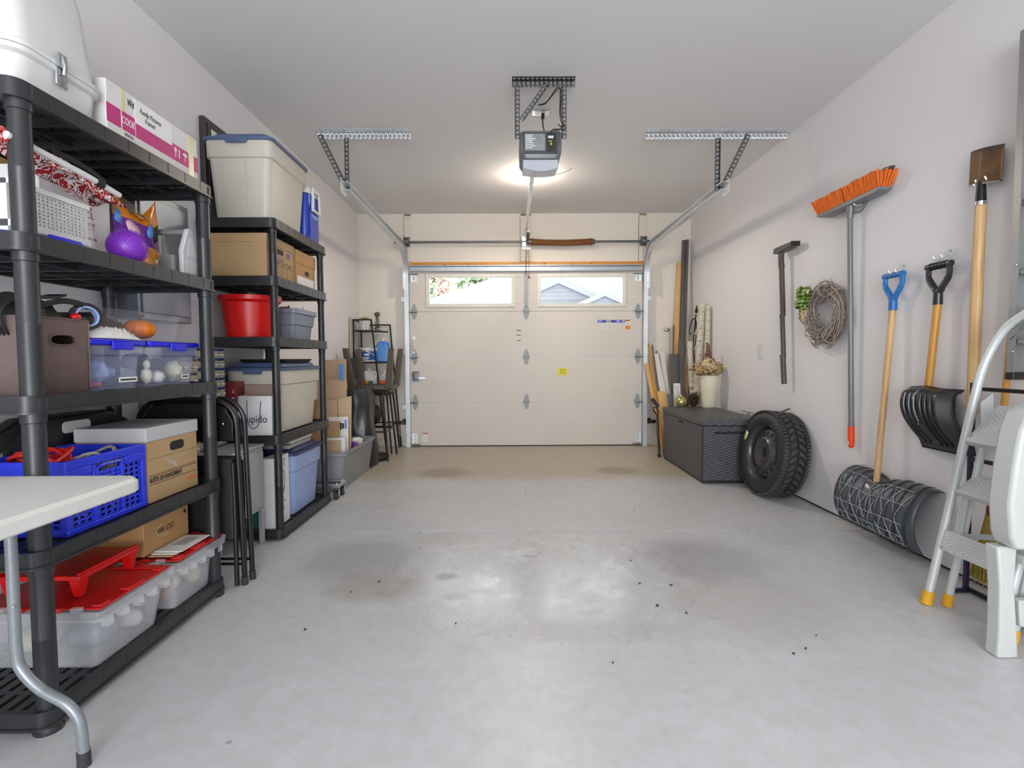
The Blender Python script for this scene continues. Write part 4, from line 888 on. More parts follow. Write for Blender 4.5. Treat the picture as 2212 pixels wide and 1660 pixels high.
flip_tote('clear tote with red flip lid under the red riser', 1.632, 2.018, [((-1.44, 1.80, Z+.06), (.07, .07, .045), 'tote_grey', 'grey bundle seen through the first clear tote', 'bundle'), ((-1.6, 1.77, Z+.05), (.06, .06, .04), 'cream_stuff', 'cream bundle deep inside the first clear tote', 'bundle'), ((-1.41, 1.925, Z+.042), (.05, .032, .034), 'paper', 'white bundle seen through the first clear tote', 'bundle')])
flip_tote('clear tote with red flip lid under the small carton', 2.032, 2.385, [((-1.48, 2.2, Z+.06), (.09, .055, .045), 'cream_stuff', 'wide cream bundle in the second clear tote', 'bundle'), ((-1.42, 2.115, Z+.055), (.05, .022, .042), 'cardboard_warm', 'tan bundle in the second clear tote', 'bundle'), ((-1.40, 2.30, Z+.055), (.036, .026, .04), 'cream_stuff', 'small cream bundle in the second clear tote', 'bundle')])
ZT = Z+.209
t = thing('red_riser', 'red plastic riser tray standing on the flip lid tote', 'tray', (-1.55, 1.85, ZT+.008))
P('tray_top', B().box(-1.67, 1.70, ZT+.066, -1.40, 1.98, ZT+.082).box(-1.41, 1.70, ZT+.082, -1.40, 1.98, ZT+.092).box(-1.67, 1.70, ZT+.082, -1.66, 1.98, ZT+.092), 'red_plastic', t, bev=.003)
for xx in (-1.665, -1.44):
    for yy in (1.705, 1.935): P('leg', B().loft([[(xx+.008, yy+.008, ZT+.0085), (xx+.028, yy+.008, ZT+.0085), (xx+.028, yy+.03, ZT+.0085), (xx+.008, yy+.03, ZT+.0085)], [(xx, yy, ZT+.0655), (xx+.036, yy, ZT+.0655), (xx+.036, yy+.04, ZT+.0655), (xx, yy+.04, ZT+.0655)]]), 'red_plastic', t)
t = board_box('small_carton', 'tan carton with Hebrew logo lying on the second red lid', 'box', -1.70, 2.055, -1.435, 2.345, ZT+.008, ZT+.15, 'cardboard_warm')
text('תואו עבט', .036, 'ink', t, (-1.4345, 2.185, ZT+.085), '+x', sx=.8)
P('logo_swoosh', B().tube([(-1.4345, 2.185+.055*cos(a), ZT+.083+.026*sin(a)) for a in [radians(q) for q in range(120, 300, 12)]], .0012, 5), 'tape', t)
P('vent_hole', B().cyl((-1.436, 2.32, ZT+.118), (-1.4345, 2.32, ZT+.118), .009, n=14), 'black_matt', t)
T('flat_cardboard', B().box(-1.425, 2.06, ZT+.0085, -1.335, 2.27, ZT+.0113), 'cardboard_pale', 'flat tan cardboard under the newspaper on red lid', 'cardboard')
t = thing('newspaper', 'folded newspaper lying on the second red lid', 'newspaper', (-1.38, 2.2, ZT+.0115))
for k in (1, 2): P('sheet', B().box(-1.425, 2.06+.02*k, ZT+.0085+.003*k, -1.335+.01*k, 2.27+.015*k, ZT+.0113+.003*k), 'paper', t)
P('newsprint', B().box(-1.40, 2.17, ZT+.0174, -1.345, 2.27, ZT+.0178), 'print_grey', t)
# ================================================================ folding table by the near shelving
t = thing('folding_table', 'white moulded folding table with bent grey steel legs', 'table', (-1.31, .84, 0))
P('table_top', B().taper([(-1.362, .835, .369, .587, .04, .702), (-1.362, .835, .377, .595, .045, .708), (-1.362, .835, .377, .595, .045, .733), (-1.362, .835, .369, .587, .04, .742), (-1.362, .835, .362, .58, .04, .743)]), 'off_white_plastic', t)
plain('leg_grey', '83888c', .35, .3, .08, 60)
for yy in (1.336, .36):
    for s in (-1, 1):
        xm = -1.312
        pth = smooth_path([(xm+s*.042, yy, .699), (xm+s*.042, yy, .50), (xm+s*.042, yy, .31), (xm+s*.055, yy, .255), (xm+s*.10, yy, .205), (xm+s*.165, yy, .165), (xm+s*.195, yy, .12), (xm+s*.202, yy, .05), (xm+s*.203, yy, .012)])
        l = P('leg', B().tube(pth, .0135, 12), 'leg_grey', t)
        P('foot_cap', B().cyl((xm+s*.2025, yy, .0005), (xm+s*.202, yy, .04), .0155, n=12), 'rubber', l)
        P('rivet', B().ball((xm+s*.052, yy-.0125, .43), .004, 8, 6), 'chrome', l)

# ================================================================ between the shelving units
plain('grey_enamel', 'a7a8ab', .4, .1, .03, 4)
t = thing('metal_cabinet', 'grey enamelled metal cabinet on legs beside folded chairs', 'cabinet', (-1.59, 2.78, 0))
P('body', B().box(-1.765, 2.54, .20, -1.413, 3.022, .555), 'grey_enamel', t, bev=.004)
P('top', B().box(-1.768, 2.535, .556, -1.406, 3.026, .572), 'grey_enamel', t, bev=.003)
P('door', B().box(-1.4125, 2.56, .225, -1.4065, 3.015, .535), 'grey_enamel', t, bev=.003)
for xx in (-1.765, -1.436):
    for yy in (2.54, 2.997): P('leg', B().box(xx, yy, .0005, xx+.026, yy+.024, .20), 'grey_enamel', t, bev=.003)
plain('org_blue', '31407f', .45, 0, .05); plain('org_grey', '8a8c8e', .5, 0, .04); clear('drawer_clear', 'e8e6de', .35, .3); plain('drawer_mix', 'a59c86', .7, 0, .5, 120)
def organiser(label, y0, y1, z0, z1, nc, nr, mat, xb=-1.765, xf=-1.625):
    t = thing('drawer_organiser', label, 'organiser', ((xb+xf)/2, (y0+y1)/2, z0), group='small parts organisers')
    b = B().box(xb, y0, z0+.0005, xf-.02, y1, z1)
    for k in range(nr+1): zz = z0+(z1-z0-.006)*k/nr; b.box(xf-.02, y0, zz+.0005, xf, y1, zz+.006)
    for k in range(nc+1): yy = y0+(y1-y0-.005)*k/nc; b.box(xf-.02, yy, z0, xf-.0005, yy+.005, z1)
    P('frame', b, mat, t)
    dy, dz = (y1-y0-.005)/nc, (z1-z0-.006)/nr
    bd = B().box(0, .001, .001, .019, dy-.007, dz*.60).box(.017, .001, dz*.60, .021, dy-.007, dz*.74)
    bt = B().box(.019, dy*.3, dz*.28, .03, dy*.7, dz*.40)
    m1, m2 = mesh('drawer', bd, 'drawer_mix'), mesh('drawer_pull', bt, 'off_white_plastic')
    for i in range(nc):
        for j in range(nr):
            d = _link('drawer', m1); d.parent = t; d.location = Vector((xf-.019, y0+.0055+i*dy, z0+.0065+j*dz))-t.location
            q = _link('drawer_pull', m2); q.parent = d
    return t
organiser('blue small parts organiser full of clear drawers', 2.715, 2.995, .573, 1.112, 5, 10, 'org_blue', xf=-1.60)
organiser('grey small parts organiser next to the blue one', 2.545, 2.705, .573, 1.06, 2, 7, 'org_grey', xf=-1.58)
# folded chairs
def folding_chair(label, y, dx=0):
    t = thing('folding_chair', label, 'chair', (-1.46+dx, y, 0), group='folded black chairs'); r = .0115
    x0, x1 = -1.685+dx, -1.242+dx
    pts = [(x0, y+.03, .004), (x0, y, .62), (x0, y-.004, .74)] + [(x0+.11-.11*cos(a), y-.006, .76+.11*sin(a)) for a in [radians(q) for q in range(0, 91, 15)]] + [(x1-.11+.11*sin(a), y-.006, .76+.11*cos(a)) for a in [radians(q) for q in range(0, 91, 15)]] + [(x1, y-.004, .74), (x1, y, .62), (x1, y+.03, .004)]
    P('front_frame', B().tube(pts, r, 10), 'black_metal', t)
    bp = P('backrest', B().prism([(x0+.014, .68), (x1-.014, .68), (x1-.013, .77), (x1-.05, .835), (x1-.12, .857), (x0+.12, .857), (x0+.05, .835), (x0+.013, .77)], 'y', y-.012, y-.001), 'black_metal', t, bev=.004)
    for xx in (x0+.06, x1-.06): P('rivet', B().ball((xx, y-.0125, .76), .007, 8, 6, (1, .5, 1)), 'chrome', bp)
    P('seat', B().rbox(x0+.03, -.012, .22, x1-.03, .012, .60, .01, .006).tf(Matrix.Translation((0, y+.012, 0))), 'black_nylon', t)
    for xx in (x0+.028, x1-.028):
        P('rear_leg', B().tube([(xx, y+.012, .004), (xx, y+.014, .42), (xx, y+.006, .58)], .0105, 10), 'black_metal', t)
    P('cross_bar', B().cyl((x0, y+.026, .10), (x1, y+.026, .10), .007, n=8), 'black_metal', t)
    for xx in (x0, x1): P('foot_cap', B().cyl((xx, y+.0305, .0005), (xx, y+.028, .04), .0145, n=10), 'rubber', t)
    return t
folding_chair('black steel folding chair leaning against the near shelving', 2.415)
folding_chair('black steel folding chair behind the other folded chair', 2.478, .006)
# wall boxes
plain('panel_grey', '7f8690', .35, .4, .06, 5); plain('panel_dark', '4a4444', .4, .3, .05)
t = thing('wall_cabinet', 'slate grey metal utility box on wall behind shelving', 'wall box', (XL+.05, 2.63, 1.22))
P('box', B().box(XL+.0005, 2.43, 1.24, XL+.10, 2.83, 1.84), 'panel_grey', t, bev=.004)
d = P('door', B().box(XL+.1005, 2.45, 1.27, XL+.108, 2.81, 1.81), 'panel_grey', t, bev=.003)
P('door_frame', B().box(XL+.108, 2.47, 1.66, XL+.112, 2.60, 1.668).box(XL+.108, 2.47, 1.55, XL+.112, 2.478, 1.66).box(XL+.108, 2.60, 1.55, XL+.112, 2.608, 1.668), 'chrome', d)
t = thing('electrical_panel', 'brown grey electrical panel above the beige tote', 'electrical panel', (XL+.02, 3.35, 1.92))
P('box', B().box(XL+.0005, 3.128, 2.02, XL+.032, 3.60, 2.452), 'panel_dark', t, bev=.003)
d = P('door', B().box(XL+.0325, 3.16, 2.05, XL+.037, 3.57, 2.43), 'panel_dark', t, bev=.002)
P('label', B().box(XL+.0372, 3.19, 2.36, XL+.0378, 3.25, 2.40), 'label_white', d); P('catch', B().box(XL+.0372, 3.175, 2.29, XL+.042, 3.19, 2.31), 'black_plastic', d)
T('conduit_cover', B().rbox(XL+.0005, 3.14, 1.86, XL+.03, 3.30, 2.019, .006, .004), 'panel_grey', 'grey cover plate below the electrical panel', 'cover plate')

# ================================================================ on the far shelving unit
# top tier
lid_tote('storage_tote', 'big beige tote with slate blue lid on the highest tier', 'tote', -1.735, 3.052, -1.325, 3.62, 1.838, 2.335, 'beige_plastic', 'slate_lid', 'beige totes with blue lids', band=.11)
plain('cooler_white', 'd8d6d2', .4, 0, .03)
t = thing('jug_cooler', 'blue cooler with white lid beside the big beige tote', 'cooler', (-1.47, 3.76, 1.84))
P('body', B().taper([(-1.48, 3.755, .12, .105, .04, 1.839), (-1.48, 3.755, .128, .113, .04, 1.87), (-1.48, 3.755, .128, .113, .04, 2.17), (-1.48, 3.755, .122, .107, .04, 2.175)]), 'cooler_blue', t)
P('lid', B().taper([(-1.48, 3.755, .13, .115, .042, 2.176), (-1.48, 3.755, .13, .115, .042, 2.215), (-1.48, 3.755, .115, .10, .04, 2.24)]), 'cooler_white', t)
P('handle', B().prism([(3.70, 2.225), (3.83, 2.225), (3.84, 2.08), (3.82, 2.07), (3.81, 2.195), (3.72, 2.195), (3.71, 2.07), (3.69, 2.08)], 'x', -1.350, -1.332).box(-1.350, 3.69, 2.06, -1.332, 3.84, 2.08), 'cooler_white', t, bev=.006)
P('recess', B().prism([(3.70, 2.05)]+[(3.765+.065*cos(a), 2.05+.03*sin(a)) for a in [radians(q) for q in range(-180, 1, 20)]]+[(3.83, 2.05)], 'x', -1.352, -1.3505), 'sky_blue', t)
P('spout_panel', B().prism(rrect(3.665, 1.90, 3.672, 2.10, .003), 'x', -1.353, -1.3512), 'ink', t)
# second tier
Z = 1.515
t = board_box('archive_box', 'brown archive box printed with a filing grid', 'box', -1.70, 3.058, -1.375, 3.455, Z, Z+.255, 'cardboard', True, None, .05)
fx = -1.379
P('hand_hole', B().box(fx-.003, 3.20, Z+.165, fx+.0006, 3.29, Z+.195), 'black_matt', t)
b = B().box(fx-.002, 3.10, Z+.12, fx+.0006, 3.42, Z+.123).box(fx-.002, 3.10, Z+.02, fx+.0006, 3.42, Z+.022).box(fx-.002, 3.10, Z+.095, fx+.0006, 3.42, Z+.097)
for k in range(5): b.box(fx-.002, 3.10+k*.08, Z+.02, fx+.0006, 3.102+k*.08, Z+.12)
for k in range(4): b.box(fx-.002, 3.115+k*.08, Z+.105, fx+.0007, 3.15+k*.08, Z+.112)
b.box(fx-.002, 3.08, Z+.16, fx+.0006, 3.17, Z+.162).box(fx-.002, 3.08, Z+.195, fx+.0006, 3.17, Z+.197).box(fx-.002, 3.08, Z+.16, fx+.0006, 3.082, Z+.195).box(fx-.002, 3.17, Z+.16, fx+.0006, 3.172, Z+.197)
P('printed_grid', b, 'ink', t)
P('printed_title', B().box(fx-.002, 3.12, Z+.135, fx+.0007, 3.20, Z+.142).box(fx-.002, 3.22, Z+.13, fx+.0007, 3.29, Z+.138).box(fx-.002, 3.34, Z+.16, fx+.0007, 3.38, Z+.19), 'purple', t)
t = board_box('archive_box', 'small brown archive box with a blank white label', 'box', -1.67, 3.48, -1.375, 3.815, Z, Z+.25, 'cardboard_warm', True, None, .085)
P('hand_hole', B().prism(rrect(3.63, Z+.10, 3.70, Z+.13, .012), 'x', -1.383, -1.3784), 'black_matt', t); P('white_label', B().box(-1.380, 3.50, Z+.015, -1.3785, 3.80, Z+.085), 'paper', t)
# third tier
Z = 1.17
t = thing('red_tub', 'round red plastic tub on the third tier', 'tub', (-1.562, 3.235, Z))
P('body', B().lathe([(.125, .001), (.135, .012), (.158, .215), (.175, .23), (.176, .255), (.170, .256), (.152, .215), (.130, .018)], (-1.562, 3.235, Z), 40), 'red_plastic', t)
P('carry_handle', B().tube([(-1.562+.168*cos(a), 3.235+.168*sin(a), Z+.262+.004*sin(3*a)) for a in [radians(q) for q in range(-70, 95, 11)]], .004, 6), 'chrome', t)
t = thing('open_tote', 'slate grey tote holding metal odds and ends', 'tote', (-1.5, 3.63, Z)); cx, cy = -1.515, 3.60
P('body', B().taper([(cx, cy, .125, .15, .03, Z+.001), (cx, cy, .135, .16, .03, Z+.10), (cx, cy, .143, .168, .03, Z+.105), (cx, cy, .15, .176, .03, Z+.175), (cx, cy, .163, .19, .035, Z+.178), (cx, cy, .163, .19, .035, Z+.208), (cx, cy, .150, .177, .03, Z+.208), (cx, cy, .12, .145, .03, Z+.006)]), 'tote_grey', t)
t = thing('scrap_metal', 'tangle of metal stakes and rusty brackets in slate tote', 'scrap', (cx, cy, Z+.1)); b = B(); rr = random.Random(5)
for k in range(14):
    a = rr.uniform(0, 6.28); p = Vector((cx+rr.uniform(-.07, .07), cy+rr.uniform(-.1, .1), Z+.16)); q = Vector((rr.uniform(-.07, .07), rr.uniform(-.09, .09), rr.uniform(.03, .085)))
    b.tube([p, p+q], rr.uniform(.002, .005), 5)
P('stakes', b, 'dark_steel', t, kind='stuff'); plain('rust', '7a4326', .8, 0, .3, 40); P('bracket', lump((cx+.04, cy-.08, Z+.205), (.04, .05, .022), 2), 'rust', t)
# fourth tier
Z = .605
lid_tote('storage_tote', 'beige tote with slate blue lid behind the paper gift bag', 'tote', -1.715, 3.165, -1.335, 3.80, Z, Z+.425, 'beige_plastic', 'slate_lid', 'beige totes with blue lids', rib=False, band=.10)
T('black_tray', B().taper([(-1.50, 3.45, .13, .22, .03, Z+.426), (-1.50, 3.45, .145, .235, .035, Z+.444), (-1.50, 3.45, .138, .228, .03, Z+.448)]), 'black_matt', 'flat black plastic tray on the lower beige tote', 'tray')
t = thing('gift_bag', 'white paper gift bag with purple cord handle', 'gift bag', (-1.455, 3.10, Z))
b = B().taper([(-1.457, 3.105, .096, .04, .003, Z+.001), (-1.457, 3.105, .097, .042, .003, Z+.10), (-1.457, 3.105, .097, .036, .003, Z+.235)], 1, True, False)
P('bag', b, 'paper', t, solid=.0015)
text('cupido', .062, 'ink', t, (-1.455, 3.0615, Z+.10), '-y', sx=.85)
P('cord_handle', B().tube(smooth_path([(-1.50, 3.066, Z+.213), (-1.498, 3.060, Z+.15), (-1.49, 3.0565, Z+.075), (-1.47, 3.056, Z+.05), (-1.448, 3.056, Z+.052), (-1.43, 3.0565, Z+.08), (-1.422, 3.060, Z+.15), (-1.42, 3.066, Z+.205)]), .0022, 6), 'purple', t)
bpy.data.objects['gift_bag'].location.x -= .016
plain('brown_paper', '9a8278', .6, 0, .05); plain('wine_red', '7c2a2c', .45, 0, .04)
T('brown_envelope', B().prism(rrect(-1.54, Z+.06, -1.39, Z+.295, .02), 'y', 3.118, 3.121), 'brown_paper', 'brown card folder standing in the white gift bag', 'folder')
t = thing('book_box', 'dark red slim box lettered vertically next to gift bag', 'box', (-1.6, 3.11, Z))
P('sleeve', B().box(-1.655, 3.065, Z+.0005, -1.573, 3.155, Z+.318), 'wine_red', t, bev=.002)
P('base_band', B().box(-1.6555, 3.0642, Z+.10, -1.5725, 3.0648, Z+.103).box(-1.6555, 3.0642, Z+.001, -1.5725, 3.0648, Z+.099), 'purple', t)
for i, ch in enumerate('NEVADA'): text(ch, .026, 'paper', t, (-1.593, 3.0638, Z+.262-i*.038), '-y', spin=-pi/2)
# lowest tier
Z = .056
plain('carton_green', '1f6a5c', .5, 0, .05)
t = board_box('printed_carton', 'tall white carton with black print beside the blue tote', 'box', -1.452, 3.075, -1.375, 3.285, Z, Z+.415, 'carton_white')
fx = -1.375; b = B(); rr = random.Random(3)
for k in range(9): b.tube([(fx+.0006, 3.18+rr.uniform(.02, .045)*cos(a), Z+.26+.08*sin(a)*rr.uniform(.9, 1)) for a in [2*pi*j/18 for j in range(18)]], .0008, 4, True) if k < 4 else None
for k in range(15): b.box(fx-.001, 3.095+rr.uniform(0, .01), Z+.02+k*.0105, fx+.0008, 3.12+rr.uniform(.01, .13), Z+.024+k*.0105)
for k in range(4): b.box(fx-.001, 3.11+rr.uniform(0, .06), Z+.35+k*.013, fx+.0008, 3.2+rr.uniform(.01, .05), Z+.354+k*.013)
P('print', b, 'ink', t)
t = board_box('printed_carton', 'white and teal carton behind the tall white carton', 'box', -1.62, 3.06, -1.458, 3.285, Z, Z+.39, 'carton_white')
P('teal_panel', B().box(-1.6205, 3.0588, Z+.002, -1.4545, 3.0598, Z+.21), 'carton_green', t); P('pale_rule', B().box(-1.6205, 3.0583, Z+.155, -1.4545, 3.0587, Z+.16), 'paper', t)
b = B()
for k in range(9): b.box(-1.555+k*.011, 3.0583, Z+.27, -1.551+k*.011, 3.0597, Z+.31)
P('barcode', b, 'ink', t)
lid_tote('storage_tote', 'pale blue tote with navy rim on the lowest tier', 'tote', -1.72, 3.295, -1.335, 3.812, Z, Z+.43, 'tote_blue', 'navy_lid', None, band=.12, lidh=.03)
for k, (x0, y0, x1, y1) in enumerate(((-1.66, 3.33, -1.39, 3.70), (-1.63, 3.40, -1.40, 3.74))): T('flat_box', B().box(x0, y0, Z+.4305+k*.022, x1, y1, Z+.452+k*.022), ('print_grey', 'paper')[k], ('flat grey box lying on the pale blue tote', 'flat white box lying on the flat grey box')[k], 'box', 'flat boxes on the blue tote', bev=.002)
# ================================================================ beyond the far shelving unit
t = thing('caster_dolly', 'low steel dolly on casters between shelving and grey bin', 'dolly', (-1.49, 4.0, 0))
P('frame', B().box(-1.70, 3.925, .085, -1.275, 3.955, .115).box(-1.70, 4.065, .085, -1.275, 4.095, .115).box(-1.70, 3.955, .088, -1.675, 4.065, .112).box(-1.30, 3.955, .088, -1.275, 4.065, .112), 'steel', t, bev=.003)
for xx in (-1.66, -1.30):
    for yy in (3.945, 4.075):
        c = P('caster', B().cyl((xx-.012, yy, .0345), (xx+.012, yy, .0345), .034, n=20), 'rubber', t)
        P('fork', B().box(xx-.02, yy-.016, .028, xx-.015, yy+.016, .084).box(xx+.015, yy-.016, .028, xx+.02, yy+.016, .084).box(xx-.02, yy-.016, .078, xx+.02, yy+.016, .085).cyl((xx, yy, .085), (xx, yy, .125), .008, n=8), 'chrome', c)
t = thing('grey_bin', 'long grey plastic bin full of flattened cardboard', 'bin', (-1.51, 4.58, 0))
plain('bin_dark', '6f747b', .5, 0, .08, 6)
P('body', B().taper([(-1.525, 4.60, .185, .43, .03, .001), (-1.515, 4.595, .215, .455, .03, .285), (-1.515, 4.595, .228, .468, .035, .29), (-1.515, 4.595, .228, .468, .035, .312), (-1.515, 4.595, .205, .445, .03, .312), (-1.525, 4.60, .175, .42, .03, .01)]), 'bin_grey', t)
def sheet_t(label, x0, x1, y, z0, z1, mat, lean=.0, th=.006, name='cardboard_sheet', skew=0, group='flattened cardboard in the grey bin'):
    b = B().loft([[(x0, y, z0), (x1, y, z0), (x1, y+th, z0), (x0, y+th, z0)], [(x0+skew, y+lean, z1), (x1+skew, y+lean, z1+.01), (x1+skew, y+lean+th, z1+.01), (x0+skew, y+lean+th, z1)]])
    return T(name, b, mat, label, 'cardboard', group, bev=.001)
sheet_t('tallest tan cardboard sheet in the grey bin', -1.70, -1.455, 4.70, .03, 1.04, 'cardboard_pale', .05)
sheet_t('folded tan cardboard standing behind the shorter flaps', -1.69, -1.43, 4.62, .03, .865, 'cardboard_pale', .05)
t = thing('opened_carton', 'opened tan carton with two flaps in the grey bin', 'box', (-1.5, 4.5, .03))
P('flap', B().loft([[(-1.68, 4.50, .03), (-1.475, 4.50, .03), (-1.475, 4.506, .03), (-1.68, 4.506, .03)], [(-1.68, 4.54, .69), (-1.475, 4.54, .70), (-1.475, 4.546, .70), (-1.68, 4.546, .69)]]), 'cardboard_pale', t)
P('flap', B().loft([[(-1.47, 4.53, .03), (-1.375, 4.56, .03), (-1.377, 4.566, .03), (-1.472, 4.536, .03)], [(-1.47, 4.55, .71), (-1.365, 4.59, .73), (-1.367, 4.596, .73), (-1.472, 4.556, .71)]]), 'cardboard_pale', t)
P('print', B().cyl((-1.515, 4.513, .50), (-1.515, 4.516, .50), .016, n=12), 'ink', t)
t = sheet_t('pale cardboard sheet bearing shipping labels in grey bin', -1.66, -1.352, 4.40, .03, .56, 'paper', .03)
P('label_print', B().box(-1.42, 4.421, .46, -1.405, 4.430, .52).box(-1.40, 4.421, .47, -1.385, 4.430, .515), 'ink', t); P('colour_strip', B().box(-1.378, 4.421, .47, -1.362, 4.430, .54), 'sky_blue', t)
sheet_t('brown cardboard sheet next to the pale labelled one', -1.70, -1.40, 4.345, .03, .53, 'cardboard', .02)
sheet_t('white corrugated sheet low at the bin front', -1.63, -1.345, 4.30, .03, .40, 'paper', .02)
sheet_t('tan corrugated sheet at the very front of the bin', -1.68, -1.37, 4.26, .03, .385, 'cardboard_pale', .02)
for k in range(4): sheet_t(('shortest brown cardboard layer right behind the shelving post', 'brown cardboard layer standing on the shortest one', 'tallest brown cardboard layer close to the shelving', 'brown cardboard layer touching the white corrugated sheets')[k], -1.71, -1.52+.012*k, 4.18+.018*k, .03, .62+.05*(k % 3), ('cardboard_warm', 'cardboard')[k % 2], .02, .005)
T('crumpled_paper', lump((-1.41, 4.86, .28), (.07, .07, .05), 12, 10, 7, .4), 'paper', 'crumpled white paper lying in grey bin', 'paper', sharp=10)
T('crumpled_paper', lump((-1.40, 4.745, .27), (.05, .04, .04), 14, 8, 6, .4), 'purple', 'crumpled purple paper lying in grey bin', 'paper', sharp=10)
T('blue_carton', B().box(-1.495, 4.66, .86, -1.458, 4.69, 1.005), 'sky_blue', 'narrow blue carton standing on the cardboard', 'box', bev=.002)
# black covered bundle
t = thing('covered_bundle', 'tall bundle under shiny black plastic sheet by stools', 'bundle', (-1.53, 5.22, 0))
m = plain('black_sheet', '2b2b2d', .3, 0, .15, 6, .5, 30)
def bund():
    b = B(); rings = []
    for i in range(15):
        v = i/14; z = .004+.755*v; rr = []
        for j in range(30):
            a = 2*pi*j/30; hx, hy = .19+.01*sin(3*v), .16
            x = -1.53+.03*v*0+hx*sq(cos(a))*(1-.25*max(0, v-.88)*6)+(.02-.04*v); y = 5.22+hy*sq(sin(a))*(1-.2*max(0, v-.88)*6)
            n_ = noise.noise(Vector((cos(a)*2.2, sin(a)*2.2, v*2.5)))*.035; rr.append((x+n_*cos(a), y+n_*sin(a), z))
        rings.append(rr)
    return b.loft(rings)
P('sheet', bund(), 'black_sheet', t, sharp=60)
P('caster', B().cyl((-1.335, 5.06, .016), (-1.325, 5.06, .016), .0155, n=12), 'rubber', t)
# bar stools
def bar_stool(label, x, y, h=.72, back=True):
    t = thing('bar_stool', label, 'stool', (x, y, 0), group='stacked black bar stools'); w = .17
    P('seat', B().taper([(x, y, w+.005, w+.005, .05, h-.02), (x, y, w+.015, w+.015, .055, h-.008), (x, y, w, w, .05, h)]), 'black_plastic', t)
    for sx in (-1, 1):
        for sy in (-1, 1): P('leg', B().tube([(x+sx*(w+.04), y+sy*(w+.04), .0005), (x+sx*(w-.015), y+sy*(w-.015), h-.021)], .0105, 8), 'black_metal', t)
    z = .30; q = w+.017
    P('footrest', B().tube([(x-q, y-q, z), (x+q, y-q, z), (x+q, y+q, z), (x-q, y+q, z)], .008, 8, True), 'black_metal', t)
    if back:
        for sy in (-1, 1): P('back_post', B().tube([(x-w+.01, y+sy*(w-.04), h-.02), (x-w-.03, y+sy*(w-.04), h+.30)], .009, 8), 'black_metal', t)
        P('backrest', B().rbox(x-w-.045, y-w+.02, h+.12, x-w-.012, y+w-.02, h+.34, .01, .006), 'black_plastic', t)
    return t
bar_stool('black bar stool standing right behind the black bundle', -1.46, 5.62)
t2 = bar_stool('black bar stool between the first stool and the wall', -1.52, 6.06, h=.665, back=False)
t = thing('floor_cushion', 'round black cushion lying under the bar stools', 'cushion', (-1.43, 5.46, 0))
P('cushion', B().lathe([(.10, .001), (.135, .012), (.145, .035), (.13, .058), (.05, .066)], (-1.40, 5.50, 0), 28), 'black_nylon', t)
T('storage_bag', lump((-1.46, 5.62, .46), (.10, .11, .11), 21, 18, 12, .15), 'black_nylon', 'black bag resting on the footrest of bar stool', 'bag')
# inverted brown side table on the stool
plain('bronze_plastic', '524638', .45, 0, .05)
t = thing('inverted_table', 'brown plastic side table upside down on the stools', 'table', (-1.45, 5.72, .722)); cx, cy = -1.445, 5.70
P('table_top', B().taper([(cx, cy, .20, .20, .04, .722), (cx, cy, .212, .212, .045, .735), (cx, cy, .212, .212, .045, .775), (cx, cy, .20, .20, .04, .775), (cx, cy, .19, .19, .04, .745)]), 'bronze_plastic', t)
for sx in (-1, 1):
    for sy in (-1, 1):
        a, d = (cx+sx*.188, cy+sy*.188), (cx+sx*.235, cy+sy*.235)
        P('leg', B().loft([[(a[0]-.034, a[1]-.034, .746), (a[0]+.034, a[1]-.034, .746), (a[0]+.034, a[1]+.034, .746), (a[0]-.034, a[1]+.034, .746)], [(d[0]-.026, d[1]-.026, 1.16), (d[0]+.026, d[1]-.026, 1.16), (d[0]+.026, d[1]+.026, 1.16), (d[0]-.026, d[1]+.026, 1.16)]]), 'bronze_plastic', t, bev=.006)
# corner rack
t = thing('corner_rack', 'black metal corner rack with three shelves', 'rack', (-1.58, 6.2, 0))
xs, ys, yb = (-1.755, -1.425), 6.02, 6.335
for nm, p0, p1 in (('post', (-1.755, 6.0, .0005), (-1.755, 6.02, 1.495)), ('post', (-1.40, 6.0, .0005), (-1.555, 6.02, 1.495)), ('post', (-1.30, 6.33, .0005), (-1.415, 6.33, 1.455)), ('post', (-1.755, 6.335, .0005), (-1.755, 6.335, 1.495))):
    P(nm, B().tube([p0, p1], .0095, 6), 'black_metal', t)
for z, xr in ((1.375, -1.55), (1.017, -1.50), (.70, -1.46)):
    P('shelf', B().prism([(-1.75, 6.015), (xr, 6.015), (xr+.115, 6.325), (-1.75, 6.335)], 'z', z-.016, z), 'black_metal', t, bev=.002)
P('top_rail', B().tube([(-1.755, 6.335, 1.49), (-1.755, 6.02, 1.49), (-1.555, 6.02, 1.49)], .0085, 6), 'black_metal', t); P('top_rail', B().tube([(-1.755, 6.333, 1.45), (-1.415, 6.333, 1.45)], .0085, 6), 'black_metal', t)
t = thing('potted_succulent', 'small green succulent in white pot on the rack', 'plant', (-1.66, 6.12, 1.376))
P('pot', B().lathe([(.052, .001), (.06, .09), (.062, .11), (.057, .11), (.05, .012)], (-1.655, 6.11, 1.376), 20), 'white_plastic', t)
plain('succulent_green', '6f9a35', .5, 0, .2, 30); plain('succulent_red', 'b5603c', .5, 0, .2, 30)
for k in range(22):
    a = k*2.4; el = .25+.055*k; r = .07*(1-k/40); d = Vector((cos(a)*cos(el), sin(a)*cos(el), sin(el))); p = Vector((-1.655, 6.11, 1.482)); s = d.cross(Vector((0, 0, 1))).normalized()*.014
    P('leaf', B().add([p, p+d*r*.6+s, p+d*r*1.15, p+d*r*.6-s], [(0, 1, 2, 3)]), 'succulent_red' if k % 7 == 3 else 'succulent_green', t, solid=.004)
t = thing('garden_lantern', 'dark twisted metal ornament beside the succulent', 'ornament', (-1.545, 6.24, 1.376))
